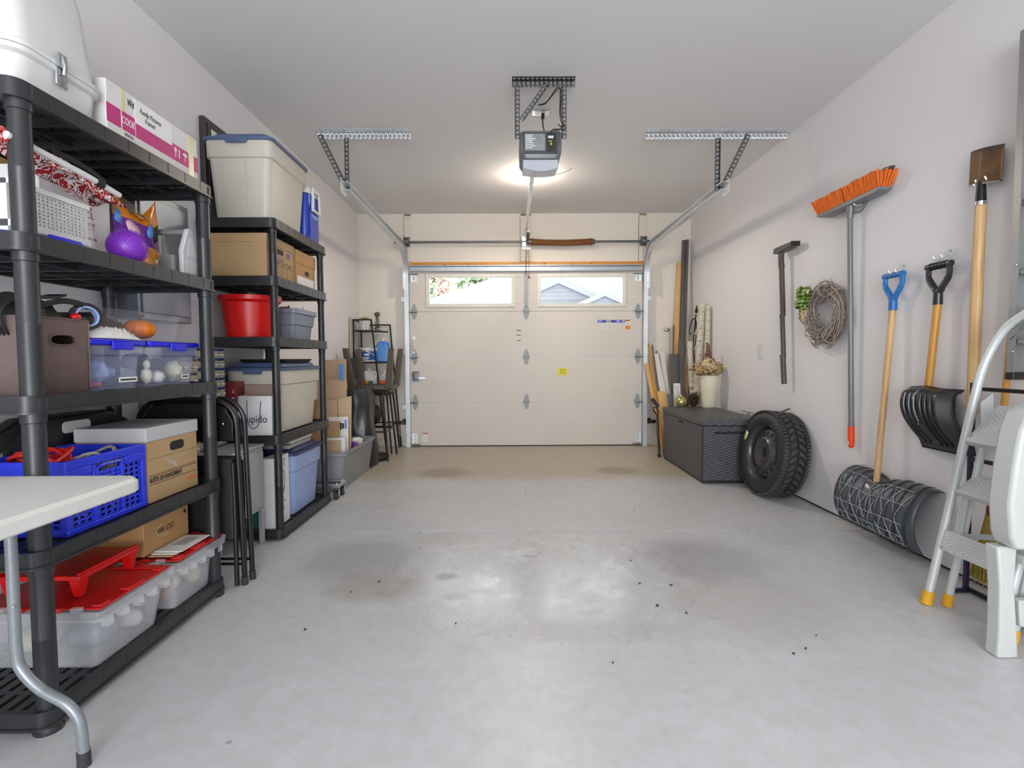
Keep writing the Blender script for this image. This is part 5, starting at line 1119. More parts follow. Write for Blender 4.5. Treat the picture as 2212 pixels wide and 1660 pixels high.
P('spiral', B().tube([(-1.54+.03*cos(a)*(1-a/60), 6.24+.03*sin(a)*(1-a/60), 1.386+a*.0052) for a in [k*.35 for k in range(90)]], .005, 5), 'black_metal', t); P('knob', lump((-1.54, 6.24, 1.565), (.032, .03, .028), 4, 12, 8, .4, 5), 'brown_stuff', t)
t = thing('paint_bucket', 'white bucket with blue printed label on the rack', 'bucket', (-1.62, 6.12, 1.018))
P('bucket', B().lathe([(.085, .001), (.10, .13), (.106, .135), (.106, .155), (.10, .158), (.098, .14), (.08, .008)], (-1.625, 6.125, 1.018), 30), 'white_plastic', t)
plain('label_blue', '2f62ae', .4, 0, .1, 20)
P('label', B().lathe([(.0878, .018), (.0995, .118)], (-1.625, 6.125, 1.018), 30, False, False), 'label_blue', t)
P('print', B().box(-1.64, 6.0255, 1.09, -1.585, 6.028, 1.108).box(-1.66, 6.027, 1.06, -1.585, 6.029, 1.068).box(-1.66, 6.029, 1.045, -1.60, 6.031, 1.053), 'paper', t)
P('handle', B().tube(smooth_path([(-1.68, 6.025, 1.165), (-1.62, 6.008, 1.14), (-1.53, 6.06, 1.09)]), .005, 6), 'white_plastic', t)
def jug(name, label, x, y, z, h, r, mat, lab=None):
    t = thing(name, label, 'jug', (x, y, z))
    P('bottle', B().taper([(x, y, r*.85, r*.7, .015, z+.001), (x, y, r*.9, r*.75, .02, z+h*.62), (x, y, r*.6, r*.5, .02, z+h*.85), (x, y, r*.28, r*.28, .008, z+h*.92)]), mat, t)
    P('cap', B().cyl((x, y, z+h*.92), (x, y, z+h), r*.33, n=14), 'white_plastic', t)
    P('handle', B().tube(smooth_path([(x+r*.45, y-r*.3, z+h*.85), (x+r*.95, y-r*.3, z+h*.78), (x+r*.9, y-r*.3, z+h*.55), (x+r*.75, y-r*.3, z+h*.45)]), r*.13, 8), mat, t)
    if lab:
        for i, (m_, z0, z1, x0, x1) in enumerate(lab): P('label', B().box(x+x0*r, y-r*.755-.002, z+h*z0, x+x1*r, y-r*.75+.003, z+h*z1), m_, t)
clear('jug_clear', 'dfe3e4', .45, .3)
jug('washer_fluid', 'blue fluid jug standing behind the white bucket', -1.485, 6.25, 1.018, .26, .085, 'sky_blue')
jug('cleaner_jug', 'white handled jug with yellow and green label on rack', -1.61, 6.10, .701, .24, .09, 'white_plastic', [('sticker_orange', .12, .42, -.8, .1), ('carton_green', .12, .42, .1, .7), ('ink', .2, .25, -.7, .0)])
jug('cleaner_jug', 'translucent jug with orange cap on the rack', -1.455, 6.20, .701, .20, .065, 'jug_clear', [('ink_orange', .15, .5, -.7, .7)])
T('wooden_pole', B().cyl((-1.745, 5.80, .0005), (-1.762, 5.93, 1.51), .012, n=10), 'driftwood', 'pale wooden pole leaning on wall by corner rack', 'pole')

# ================================================================ deck box and what stands on and behind it
wv = N('woven_resin'); tc = wv.obj(); sp = wv.n('ShaderNodeSeparateXYZ', Vector=tc)
hor = wv.math('ADD', sp.outputs[0], sp.outputs[1])
k1 = wv.math('SINE', wv.math('MULTIPLY', hor, 2*pi/.036)); k2 = wv.math('SINE', wv.math('MULTIPLY', wv.math('ADD', sp.outputs[2], wv.math('MULTIPLY', hor, .35)), 2*pi/.023))
wvh = wv.math('MULTIPLY', k1, k2)
wv.set(Base_Color=wv.ramp(wv.math('ADD', wv.math('MULTIPLY', wvh, .5), .5), [(.1, '323235'), (.9, '5c5c61')]), Roughness=.42); wv.bump(wvh, .6, .004)
t = thing('deck_box', 'charcoal woven resin deck storage box against the wall', 'storage box', (1.84, 4.93, 0))
P('body', B().rbox(1.592, 4.362, .025, 2.10, 5.49, .482, .012, .004), 'woven_resin', t)
P('base', B().rbox(1.602, 4.372, .0005, 2.09, 5.48, .0245, .012, .003), 'black_plastic', t)
l = P('lid', B().taper([(1.846, 4.926, .262, .572, .014, .488), (1.846, 4.926, .262, .572, .014, .528), (1.846, 4.926, .255, .565, .02, .538), (1.846, 4.926, .15, .46, .03, .552)]), 'woven_resin', t)
P('handle_slot', B().box(1.69, 4.3605, .415, 1.95, 4.3632, .436), 'black_matt', t); P('front_catch', B().box(1.5895, 4.86, .445, 1.5925, 4.97, .462).box(1.5835, 4.90, .49, 1.5845, 4.925, .512), 'black_matt', t)
# corner battens
for xx, yy in ((1.5905, 4.3605), (2.0935, 4.3605)): P('corner_trim', B().box(xx-.001, yy-.001, .026, xx+.008, yy+.008, .48), 'black_plastic', t)
# vase with dried hydrangeas
plain('cream_enamel', 'dcd8bc', .45, 0, .04, 8)
t = thing('flower_bucket', 'cream tapered bucket of dried hydrangeas on deck box', 'bucket', (1.985, 5.28, .542))
P('bucket', B().lathe([(.064, .001), (.066, .004), (.092, .31), (.096, .313), (.096, .318), (.089, .318), (.06, .01)], (1.985, 5.28, .552), 30), 'cream_enamel', t)
plain('hydrangea_cream', 'cbb78a', .8, 0, .2, 40); plain('hydrangea_tan', 'b89a68', .8, 0, .2, 40); plain('hydrangea_pink', '8a5a52', .8, 0, .25, 40)
def bloom(c, r, n, mat, sd, nm='bloom'):
    rr = random.Random(sd); b = B()
    for k in range(n):
        d = Vector((rr.gauss(0, 1), rr.gauss(0, 1), rr.gauss(0, 1))).normalized(); p = Vector(c)+Vector((d.x*r[0], d.y*r[1], d.z*r[2]))*rr.uniform(.6, 1.12)
        u = d.orthogonal().normalized(); u.rotate(Matrix.Rotation(rr.uniform(0, 6), 3, d)); w = d.cross(u); s = rr.uniform(.009, .017); u = (u+d*rr.uniform(-.5, .5))*s; w = w*s
        b.add([p+u, p+w, p-u+d*.004, p-w], [(0, 1, 2, 3)])
    return P(nm, b, mat, t, kind='stuff')
bloom((1.965, 5.25, .965), (.075, .075, .07), 420, 'hydrangea_cream', 1); bloom((1.885, 5.26, .93), (.05, .05, .055), 240, 'hydrangea_tan', 2); bloom((2.06, 5.27, .94), (.055, .055, .06), 260, 'hydrangea_tan', 3); bloom((2.03, 5.32, .97), (.045, .045, .06), 160, 'hydrangea_pink', 5); bloom((1.925, 5.32, .92), (.06, .06, .06), 200, 'hydrangea_cream', 6)
for k in range(5): bloom((2.0-.002*k, 5.34, 1.03+.032*k), (.034-.005*k, .034-.005*k, .022), 60-8*k, 'hydrangea_pink', 20+k, 'flower_spike')
P('stems', B().tube([(1.98, 5.28, .60), (1.965, 5.26, .93)], .004, 5).tube([(1.99, 5.28, .60), (2.0, 5.33, 1.02)], .004, 5).tube([(1.97, 5.28, .60), (1.90, 5.26, .9)], .004, 5).tube([(1.99, 5.28, .60), (2.055, 5.27, .92)], .004, 5), 'brown_stuff', t, kind='stuff')
plain('gold_glass', 'b8b070', .25, .7, .2, 60)
t = thing('glass_ball', 'gold crackled glass ball ornament on the deck box', 'ornament', (1.735, 5.36, .54)); P('ball', B().ball((1.735, 5.36, .601), .06, 28, 18), 'gold_glass', t); P('cap', B().cyl((1.735, 5.36, .659), (1.735, 5.36, .67), .009, n=10), 'gold_glass', t)
t = thing('pine_cone', 'large brown pine cone lying on the deck box', 'pine cone', (1.875, 5.40, .54)); plain('cone_brown', '4b2f22', .7, 0, .2, 30)
P('core', B().ball((1.875, 5.40, .61), .038, 14, 10, (1, 1, 1.3)), 'cone_brown', t); b = B()
for k in range(110):
    z = 1-2*(k+.5)/110; a = k*2.39996; r = math.sqrt(1-z*z); d = Vector((r*cos(a), r*sin(a), z*1.15)); p = Vector((1.875, 5.40, .612)); u = Vector((-sin(a), cos(a), 0))*.011
    q = p+d*.038; e = p+d*.062+Vector((0, 0, .006)); b.add([q-u*.6, q+u*.6, e+u, e-u], [(0, 1, 2, 3)])
P('scales', b, 'cone_brown', t, kind='stuff', solid=.003)
T('wire_frame', B().tube([(2.125, 4.33, .56), (2.125, 4.02, .66)], .003, 5).tube([(2.132, 4.33, .556), (2.132, 4.02, .655)], .003, 5).tube([(2.122, 4.85, .562), (2.122, 4.33, .558)], .003, 5).tube([(2.122, 4.7, .56), (2.122, 4.7, .003)], .003, 5).tube([(2.122, 4.36, .56), (2.122, 4.36, .003)], .003, 5), 'black_metal', 'thin dark wire frame between deck box and wall', 'wire frame')
# boards leaning in the corner
plain('dark_board', '55504d', .55, 0, .08, 8); plain('white_board', 'dcd6d2', .55, 0, .04); plain('slate_board', '5d5957', .5, 0, .06)
def plank(name, label, x0, y0, x1, y1, z, w, th, mat, z0=.0006, cat='board', group='boards leaning in the corner'):
    b = B().loft([[(x0-w/2, y0, z0), (x0+w/2, y0, z0), (x0+w/2, y0+th, z0), (x0-w/2, y0+th, z0)], [(x1-w/2, y1, z), (x1+w/2, y1, z), (x1+w/2, y1+th, z), (x1-w/2, y1+th, z)]])
    return T(name, b, mat, label, cat, group, bev=.002)
plank('dark_batten', 'tallest dark batten nearest the tool wall', 1.93, 5.93, 2.094, 6.29, 2.43, .032, .03, 'dark_board')
plank('dark_batten', 'dark batten directly beside the tallest one', 1.888, 5.95, 2.056, 6.30, 2.425, .032, .03, 'dark_board')
plank('pine_board', 'long pine board leaning against the dark battens', 1.842, 6.0, 2.005, 6.30, 2.165, .056, .02, 'pale_pine')
plank('brown_stick', 'thin brown stick in front of long pine board', 1.83, 5.95, 1.905, 6.175, 1.42, .014, .014, 'brown_stuff')
t = thing('door_knob_rod', 'steel rod with a shiny knob beside the pine board', 'rod', (1.80, 5.95, 0))
P('rod', B().cyl((1.80, 5.90, .0005), (1.882, 6.25, 1.40), .006, n=8), 'steel', t); P('knob', B().ball((1.845, 6.235, 1.372), .022, 14, 10, (1.6, 1, 1)).cyl((1.845, 6.235, 1.372), (1.882, 6.245, 1.38), .010, n=10), 'chrome', t)
plank('dark_batten', 'short dark batten with a blunt top end', 1.915, 5.76, 1.955, 6.04, 1.24, .062, .018, 'slate_board')
plank('white_board', 'white board next to the slate panel', 1.79, 5.72, 1.80, 6.27, 1.105, .055, .012, 'white_board')
plank('white_board', 'white board tilted beside the brown sticks', 1.765, 5.62, 1.715, 6.24, 1.095, .065, .012, 'white_board')
plank('slate_panel', 'slate grey panel leaning behind the white boards', 1.87, 5.82, 1.885, 6.10, 1.09, .115, .012, 'slate_board')
plank('white_offcut', 'short white offcut in front of slate panel', 1.80, 5.60, 1.81, 5.74, .77, .075, .012, 'white_board')
plank('pine_board', 'short pine board behind the gold ball', 1.955, 5.80, 2.00, 6.03, .98, .05, .018, 'pale_pine')
plank('brown_stick', 'longest brown stick leaning toward the garage door', 1.63, 5.56, 1.645, 6.28, 1.215, .022, .02, 'honey_handle')
plank('brown_stick', 'thin brown stick between longest stick and white boards', 1.685, 5.62, 1.69, 6.29, 1.20, .013, .013, 'brown_stuff')
plank('brown_stick', 'slender brown stick touching the tilted white board', 1.735, 5.80, 1.742, 6.30, 1.13, .012, .012, 'brown_stuff')
plank('pine_offcut', 'pine offcut leaning against the door track', 1.655, 5.59, 1.60, 6.215, .98, .045, .018, 'pale_pine')
plank('pine_offcut', 'broad pine offcut low behind the deck box', 1.70, 5.53, 1.66, 5.80, .68, .085, .018, 'pale_pine')
plank('dark_offcut', 'dark offcut poking above the deck box corner', 1.765, 5.505, 1.69, 5.60, .66, .06, .012, 'slate_board')
t = thing('snow_brush', 'dark plastic snow brush standing by the door track', 'brush', (1.60, 5.60, 0))
P('shaft', B().tube([(1.578, 5.56, .0005), (1.56, 5.60, .45)], .014, 8), 'black_plastic', t); P('grip', B().tube([(1.56, 5.60, .44), (1.525, 5.60, .49), (1.52, 5.60, .525), (1.555, 5.60, .515), (1.575, 5.60, .46)], .009, 8), 'black_plastic', t); P('blade', B().prism([(1.50, .60), (1.53, .625), (1.60, .535), (1.57, .51)], 'y', 5.64, 5.648), 'black_plastic', t); P('foot', lump((1.575, 5.56, .02), (.022, .03, .0185), 2, 10, 8, .1), 'black_plastic', t)
# shepherd hook
t = thing('garden_hook', 'black wrought iron garden hook leaning in the corner', 'hook', (2.0, 5.6, 0))
P('rod', B().tube([(1.875, 5.70, .0005), (2.085, 5.94, 1.62)], .007, 8), 'black_metal', t)
P('finial', B().lathe([(.006, -.06), (.016, -.02), (.020, 0), (.012, .03), (.004, .07)], (2.082, 5.935, 1.56), 10), 'black_metal', t)
P('scroll', B().tube(smooth_path([(2.065, 5.9, 1.34), (2.06, 5.88, 1.44), (2.035, 5.87, 1.475), (2.005, 5.86, 1.45), (1.985, 5.85, 1.38), (1.975, 5.85, 1.33), (1.985, 5.85, 1.30), (1.998, 5.85, 1.325)]), .006, 7), 'black_metal', t)
P('twist', B().tube([(2.01+.018*cos(a*2)*sin(a/1.0)*.8+(a-1.5)*.012, 5.74+.03*a*.6, .93+.12*a) for a in [k*.15 for k in range(22)]], .006, 6), 'black_metal', t)
# birch logs with fairy lights
bk = N('birch_bark'); n1 = bk.noise(1, 4, bk.obj((9, 9, 40)), .6); bk.set(Base_Color=bk.ramp(n1, [(.27, '6a5c50'), (.36, 'b3a692'), (.52, 'cfc6b8'), (.8, 'b9ab95')]), Roughness=.85); bk.bump(n1, .4, .004)
plain('cut_wood', 'c9b18a', .8, 0, .1, 20)
LOG = [((1.93, 5.56, .0005), (2.095, 5.78, 1.625), .042, 'tallest birch log wound with fairy lights'), ((1.985, 5.64, .0005), (1.99, 5.86, 1.22), .032, 'short birch log behind the pine cone'), ((2.055, 5.60, .0005), (2.112, 5.66, 1.595), .026, 'slim birch log touching the tool wall')]
for p0, p1, r, lb in LOG:
    t = thing('birch_log', lb, 'log', p0, group='birch logs in the corner'); d = Vector(p1)-Vector(p0)
    pts = [Vector(p0)+d*(k/12)+Vector((.008*noise.noise(Vector((k*.7, r*90, 0))), .008*noise.noise(Vector((k*.7, 9, r*50))), 0))*(0 if k == 0 else 1) for k in range(13)]
    P('trunk', B().tube(pts, [r*(1+.08*noise.noise(Vector((k*.9, r*77, 3)))) for k in range(13)], 14), 'birch_bark', t); P('cut_end', B().tube([pts[-1], pts[-1]+d.normalized()*.002], r*.9, 14), 'cut_wood', t)
    for f in (.42, .62, .78): q = pts[int(f*12)]; P('knot', B().ball(tuple(q+Vector((-.4, -.9, 0)).normalized()*r*.93), .015, 10, 6, (1, .5, .8)), 'brown_stuff', t)
t = thing('fairy_lights', 'white wired fairy lights twisted round the birch logs', 'string lights', (1.95, 5.6, .1))
p0, p1 = Vector((1.93, 5.56, .0)), Vector((2.095, 5.78, 1.625)); pts = []; bl = B()
for k in range(120):
    f = .12+.86*k/119; c = p0.lerp(p1, f); a = k*.42; rr_ = .056+.010*noise.noise(Vector((k*.3, 0, 0))); pts.append(c+Vector((cos(a)*rr_-.01*(1-f), sin(a)*rr_, .02*sin(k*.9))))
    if k % 4 == 0: q = pts[-1]; e = Vector((cos(a), sin(a), .5)).normalized(); bl.tube([q, q+e*.028], [.0055, .002], 6)
P('wire', B().tube(pts, .0034, 5), 'white_plastic', t); P('bulbs', bl, 'white_plastic', t, kind='stuff')
T('bare_twigs', B().tube(smooth_path([(1.80, 5.56, .55), (1.84, 5.58, .75), (1.86, 5.6, .86), (1.90, 5.6, .93)]), .0025, 5).tube(smooth_path([(1.83, 5.58, .70), (1.80, 5.57, .80), (1.79, 5.57, .86)]), .002, 5).tube(smooth_path([(1.80, 5.56, .55), (1.76, 5.55, .70), (1.72, 5.55, .76)]), .002, 5).tube([(1.80, 5.56, .55), (1.80, 5.56, .002)], .003, 5), 'brown_stuff', 'bare dark twigs rising behind the gold ball', 'twigs')

# ---------------------------------------------------------------- spare wheel
plain('tyre_black', '262728', .55, 0, .12, 30, .1, 150); plain('wheel_black', '4c4d52', .3, .4, .12, 12)
t = thing('spare_wheel', 'studded winter tyre on black steel rim leaning on wall', 'wheel', (1.985, 3.98, .322), rot=(0, radians(7), radians(3)))
Rt, hw = .322, .098                                       # local: axle along x, face toward -x
def ringx(prof, n=72, cap=False): return B().loft([[(x, r*cos(2*pi*j/n), r*sin(2*pi*j/n)) for j in range(n)] for r, x in prof], cap, cap)
P('tyre', ringx([(.205, -.078), (.214, -.092), (.235, -.103), (.265, -.106), (.29, -.098), (.304, -.088), (.309, -.078), (.309, .078), (.304, .088), (.29, .098), (.265, .106), (.235, .103), (.214, .092), (.205, .078)]), 'tyre_black', t, local=True)
b = B()
def tread(x0, a0, x1, a1, w, sk=0):                       # one raised tread block between angles
    n = 3; v = []
    for i in range(n+1):
        u = i/n; x = x0+(x1-x0)*u; a = a0+(a1-a0)*u*u
        for rr_ in (.307, Rt-.004*abs(x/hw)**3):
            for s in (-w, w): v.append((x, rr_*cos(a+s), rr_*sin(a+s)))
    f = []
    for i in range(n):
        o = i*4; f += [(o+2, o+3, o+7, o+6), (o, o+2, o+6, o+4), (o+3, o+1, o+5, o+7)]
    f += [(0, 1, 3, 2), (n*4, n*4+2, n*4+3, n*4+1)]; b.add(v, f)
for k in range(76):
    a = 2*pi*k/76
    for s in (-1, 1):
        ph = a+(.5*2*pi/76 if s > 0 else 0)
        tread(s*.064, ph+.030, s*.098, ph+.055, .024)
        if k % 2 == 0: tread(s*.010, ph-.050, s*.054, ph+.040, .047)
plain('tread_grey', '3d3e40', .6, 0, .12, 30); P('tread', b, 'tread_grey', t, local=True, kind='stuff')
b = B(); rr = random.Random(11)
for k in range(90):
    a = rr.uniform(0, 2*pi); x = rr.choice((-1, 1))*rr.uniform(.025, .085); b.tube([(x, (Rt-.004)*cos(a), (Rt-.004)*sin(a)), (x, (Rt+.0015)*cos(a), (Rt+.0015)*sin(a))], .0022, 5)
P('studs', b, 'chrome', t, local=True, kind='stuff')
P('rim', ringx([(.204, .085), (.198, .08), (.19, .04), (.19, -.03), (.197, -.07), (.205, -.082), (.209, -.086), (.211, -.078), (.209, .085), (.204, .085)]), 'wheel_black', t, local=True)
P('rim_disc', ringx([(.191, -.030), (.183, -.046), (.172, -.054), (.135, -.058), (.120, -.078), (.106, -.088), (.088, -.085), (.060, -.066), (.034, -.066), (.034, -.03), (.09, -.04), (.17, -.03), (.191, -.02)]), 'wheel_black', t, local=True)
for k in range(16):
    a = 2*pi*k/16; P('vent_hole', B().tube([(-.0586, .153*cos(a), .153*sin(a)), (-.053, .153*cos(a), .153*sin(a))], .0125, 12), 'black_matt', t, local=True)
for k in range(5):
    a = 2*pi*k/5+.3; P('bolt_hole', B().tube([(-.0765, .06*cos(a), .06*sin(a)), (-.064, .06*cos(a), .06*sin(a))], .008, 10), 'rust', t, local=True)
P('chalk_mark', B().loft([[(-.1040, .23*cos(a)*1, .23*sin(a)) for a in (.25, .55)], [(-.1072, .262*cos(a), .262*sin(a)) for a in (.25, .55)]], False, False, False), 'tape', t, local=True, solid=.001)
b = B()
for i in range(7):
    a = radians(70-i*7.5); b.tube([(-.1062, -.248*cos(a), .248*sin(a)), (-.1058, -.272*cos(a), .272*sin(a))], .003, 5)
P('sidewall_marks', b, 'ink', t, local=True)
# ================================================================ right wall
XW = XR-.0006
t = thing('light_switch', 'white light switch plate on wall by the vacuum wand', 'switch', (XR, 4.556, 1.04))
P('plate', B().prism(rrect(4.518, 1.037, 4.594, 1.157, .006), 'x', XR-.007, XW), 'white_plastic', t, bev=.002); P('rocker', B().prism(rrect(4.538, 1.062, 4.574, 1.132, .003), 'x', XR-.011, XR-.0072), 'white_plastic', t)
def wall_hook(label, y, z, mat='zinc', out=.075):
    t = thing('wall_hook', label, 'hook', (XR, y, z), group='tool hooks on the wall')
    P('plate', B().prism([(y-.032, z-.028), (y+.032, z-.028), (y+.032, z+.02), (y+.012, z+.034), (y-.012, z+.034), (y-.032, z+.02)], 'x', XR-.004, XW), 'white_plastic', t, bev=.001)
    for s in (-1, 1): P('prong', B().tube(smooth_path([(XR-.004, y+s*.02, z+.005), (XR-.03, y+s*.023, z-.018), (XR-out, y+s*.024, z-.02), (XR-out-.012, y+s*.024, z-.004)]), .004, 6), mat, t)
    P('screw', B().ball((XR-.005, y, z+.018), .004, 8, 6), 'dark_steel', t)
    return t
wall_hook('white hook plate holding the vacuum wand', 4.03, 1.89); wall_hook('white hook plate holding the push broom', 3.27, 1.985, out=.06); wall_hook('white hook plate behind the blue handled snow pusher', 2.905, 1.525, out=.06)
wall_hook('white hook plate behind the black gripped shovel', 2.60, 1.545, out=.06); wall_hook('white hook plate under the rusty spade blade', 2.376, 1.84, out=.06)
# vacuum wand
plain('vac_grey', '4b4643', .45, 0, .05)
t = thing('vacuum_wand', 'dark grey vacuum wand with floor nozzle hanging upside down', 'vacuum wand', (2.08, 4.06, .84))
P('nozzle', B().loft([[(2.045, 4.155, 1.845), (2.11, 4.155, 1.845), (2.11, 4.155, 1.885), (2.045, 4.155, 1.885)], [(2.05, 4.08, 1.845), (2.115, 4.08, 1.845), (2.115, 4.08, 1.89), (2.05, 4.08, 1.89)], [(2.055, 3.905, 1.858), (2.115, 3.905, 1.858), (2.115, 3.905, 1.892), (2.055, 3.905, 1.892)]]), 'vac_grey', t, bev=.005)
P('nozzle_lip', B().box(2.05, 3.897, 1.86, 2.116, 3.904, 1.893), 'black_matt', t)
P('elbow', B().tube(smooth_path([(2.085, 4.10, 1.855), (2.083, 4.105, 1.82), (2.082, 4.098, 1.77), (2.083, 4.096, 1.73)]), .021, 12), 'vac_grey', t)
for z0, z1, r, ya, yb in ((1.745, 1.37, .0195, 4.096, 4.072), (1.37, 1.06, .0175, 4.072, 4.050), (1.06, .845, .0195, 4.050, 4.034)):
    P('tube_section', B().tube([(2.084, ya, z0), (2.09, yb, z1)], r, 14), 'vac_grey', t); P('collar', B().tube([(2.0845, ya, z0+.006), (2.0845, ya, z0-.012)], r+.003, 14), 'vac_grey', t)
# wreath
plain('twig_grey', '9b8d82', .85, 0, .25, 50)
t = thing('twig_wreath', 'round grey twig wreath with green bow on the wall', 'wreath', (2.1, 3.6, 1.12)); cW = Vector((2.10, 3.55, 1.335)); rr = random.Random(4)
b = B()
for k in range(330):
    a0 = rr.uniform(0, 2*pi); L = rr.uniform(.35, 1.3); R0 = .155+rr.gauss(0, .018); ph = rr.uniform(0, 2*pi); q = rr.uniform(.012, .046); dr_ = rr.uniform(-.05, .05) if rr.random() < .3 else rr.uniform(-.015, .015); pts = []
    for i in range(6):
        u = i/5; a = a0+L*u; th = ph+u*rr.uniform(.3, 1.2); R1 = R0+dr_*(u-.5)+q*cos(th)*.9; pts.append((min(cW.x+q*sin(th)*.85, XR-.004), cW.y+R1*cos(a), cW.z+R1*sin(a)))
    b.tube(pts, [.0042]*4+[.0034, .0022], 5)
P('twigs', b, 'twig_grey', t, kind='stuff')
for k in range(9):
    a = rr.uniform(0, 6.28); P('wrap', B().tube([(cW.x+.055*cos(q), cW.y+(.165+.055*sin(q))*cos(a+.03*q), cW.z+(.165+.055*sin(q))*sin(a+.03*q)) if cW.x+.055*cos(q) < XR-.004 else (XR-.004, cW.y+(.165+.055*sin(q))*cos(a+.03*q), cW.z+(.165+.055*sin(q))*sin(a+.03*q)) for q in [2*pi*j/12 for j in range(12)]], .003, 5, True), 'twig_grey', t)
for k in range(26):
    a = rr.uniform(0, 6.28); p = Vector((cW.x-.02, cW.y+.21*cos(a), cW.z+.21*sin(a))); P('stray_twig', B().tube([p, p+Vector((-.02, rr.uniform(-.05, .05), rr.uniform(-.05, .05)))], [.0028, .0012], 5), 'twig_grey', t)
bw = N('bow_green'); wv_ = bw.math('SINE', bw.math('MULTIPLY', bw.n('ShaderNodeSeparateXYZ', Vector=bw.obj()).outputs[2], 260.0)); bw.set(Base_Color=bw.ramp(bw.math('ADD', bw.math('MULTIPLY', wv_, .5), .5), [(.55, '3f6a1c'), (.8, '9aa844')]), Roughness=.45)
bo = Vector((2.035, 3.675, 1.44))
for k, (dy, dz, s) in enumerate(((.045, .035, 1), (-.03, .045, 1), (.05, -.02, .9), (-.02, -.035, .8), (.02, .06, .8), (.0, -.005, .7))):
    c = bo+Vector((-.005*k, dy, dz)); d = Vector((0, dy, dz)).normalized() if abs(dy)+abs(dz) > .03 else Vector((0, 1, 0)); pts = [c+d*(.042*s*cos(q))*1+Vector((-.028*s*sin(q), 0, 0)) for q in [2*pi*j/14 for j in range(15)]]
    P('bow_loop', B().strip(pts, .045*s, .0015, d.cross(Vector((1, 0, 0)))), 'bow_green', t)
P('bow_tail', B().grid(lambda u, v: (2.04-.01*sin(5*u), 3.70+.06*u+.03*(v-.5), 1.42-.11*u+.03*(v-.5)), 8, 3), 'bow_green', t, solid=.0015)
for k in range(7):
    a = 2*pi*k/7; c = Vector((2.03, 3.665, 1.345)); d = Vector((-.35, cos(a), sin(a))).normalized(); s = d.cross(Vector((1, 0, 0))).normalized()*.016
    P('petal', B().add([c, c+d*.025+s, c+d*.045, c+d*.025-s], [(0, 1, 2, 3)]), 'hydrangea_cream', t, solid=.003)
P('berries', B().ball((2.03, 3.73, 1.35), .006, 8, 6).ball((2.03, 3.715, 1.33), .006, 8, 6).ball((2.03, 3.72, 1.37), .006, 8, 6).ball((2.03, 3.70, 1.385), .006, 8, 6), 'wine_red', t, kind='stuff')
# push broom
plain('bristle_orange', 'dd6a16', .7, 0, .2, 60); plain('bristle_brown', '5a4438', .8, 0, .2, 60); plain('broom_grey', '77797b', .4, .2, .05); plain('grip_orange', 'ef4a12', .45, 0, .03)
t = thing('push_broom', 'push broom with orange bristles and grey handle hung head up', 'broom', (2.07, 3.3, .49))
def along(u, dx=0, dz=0): return Vector((2.085-.01*u+dx, 3.60-.60*u, 1.965+.055*u*0+dz))
P('block', B().loft([[(2.06, 3.60-.6*u, 1.972-.018*(1-min(1, u*8))*0+(.012 if u in (0, 1) else 0)), (2.135, 3.60-.6*u, 1.972+(.012 if u in (0, 1) else 0)), (2.135, 3.60-.6*u, 2.0), (2.06, 3.60-.6*u, 2.0)] for u in (0, .06, .5, .94, 1)]), 'broom_grey', t, bev=.004)
b1, b2 = B(), B(); rr = random.Random(9)
for i in range(44):
    for j in range(6):
        u = (i+.5)/44; x = 2.066+.0125*j; y = 3.60-.6*u; fl = (j-2.5)*.010; bb = b1 if j < 3 or i < 2 or i > 41 else b2
        if j < 3 and 20.5 < i < 21.5: continue
        h = .085+rr.uniform(-.006, .006)+(.024 if j >= 3 and 1 < i < 42 else 0); dy = (u-.5)*-.06+rr.uniform(-.006, .006)
        bb.tube([(x, y, 1.999), (min(x+fl*.6, XR-.008), y+dy*.5, 2.0+h*.5), (min(x+fl*1.2, XR-.006), y+dy, 2.0+h)], [.0055, .007, .0075], 4)
P('bristles', b1, 'bristle_orange', t, kind='stuff'); P('inner_bristles', b2, 'bristle_brown', t, kind='stuff')
P('socket', B().tube([(2.095, 3.30, 1.973), (2.095, 3.302, 1.90)], [.026, .019], 14), 'broom_grey', t); P('brace', B().tube(smooth_path([(2.10, 3.29, 1.93), (2.115, 3.23, 1.925), (2.115, 3.17, 1.968)]), .006, 6), 'broom_grey', t)
P('handle', B().tube([(2.095, 3.302, 1.905), (2.115, 3.268, .62)], .0155, 14), 'broom_grey', t)
gp = P('grip', B().tube([(2.115, 3.268, .62), (2.116, 3.265, .515), (2.116, 3.2645, .495), (2.116, 3.264, .485)], [.0185, .0185, .016, .008], 14), 'grip_orange', t); P('hang_hole', B().prism([(3.2645+.006*cos(a), .515+.013*sin(a)) for a in [2*pi*k/12 for k in range(12)]], 'x', 2.097, 2.0985), 'white_plastic', gp)
# D-grip tools
def d_grip(t, y, z, mat, h=.145, w=.062, x=2.10, ribs=False):
    P('grip_frame', B().tube(smooth_path([(x, y+w, z-.012), (x, y+w*.98, z-h*.45), (x, y+w*.35, z-h*.82), (x, y, z-h)]), [.013]*7+[.015]*6+[.017]*6, 10).tube(smooth_path([(x, y-w, z-.012), (x, y-w*.98, z-h*.45), (x, y-w*.35, z-h*.82), (x, y, z-h)]), [.013]*7+[.015]*6+[.017]*6, 10), mat, t)
    P('grip_bar', B().tube([(x, y+w+.012, z-.01), (x, y-w-.012, z-.01)], .0155, 12), mat, t)
    if ribs:
        for k in range(7): P('grip_rib', B().tube([(x, y+w*.75-k*w*.25-.003, z-.01), (x, y+w*.75-k*w*.25+.003, z-.01)], .0185, 12), mat, t)
    P('ferrule', B().tube([(x, y, z-h+.01), (x+.002, y+.003, z-h-.055)], [.02, .021], 12), mat, t)
plain('grip_blue', '1f6bb0', .4, 0, .05); plain('pusher_grey', '4a4f56', .25, 0, .06, 6); plain('shovel_black', '2b2b2f', .25, .1, .1, 8)
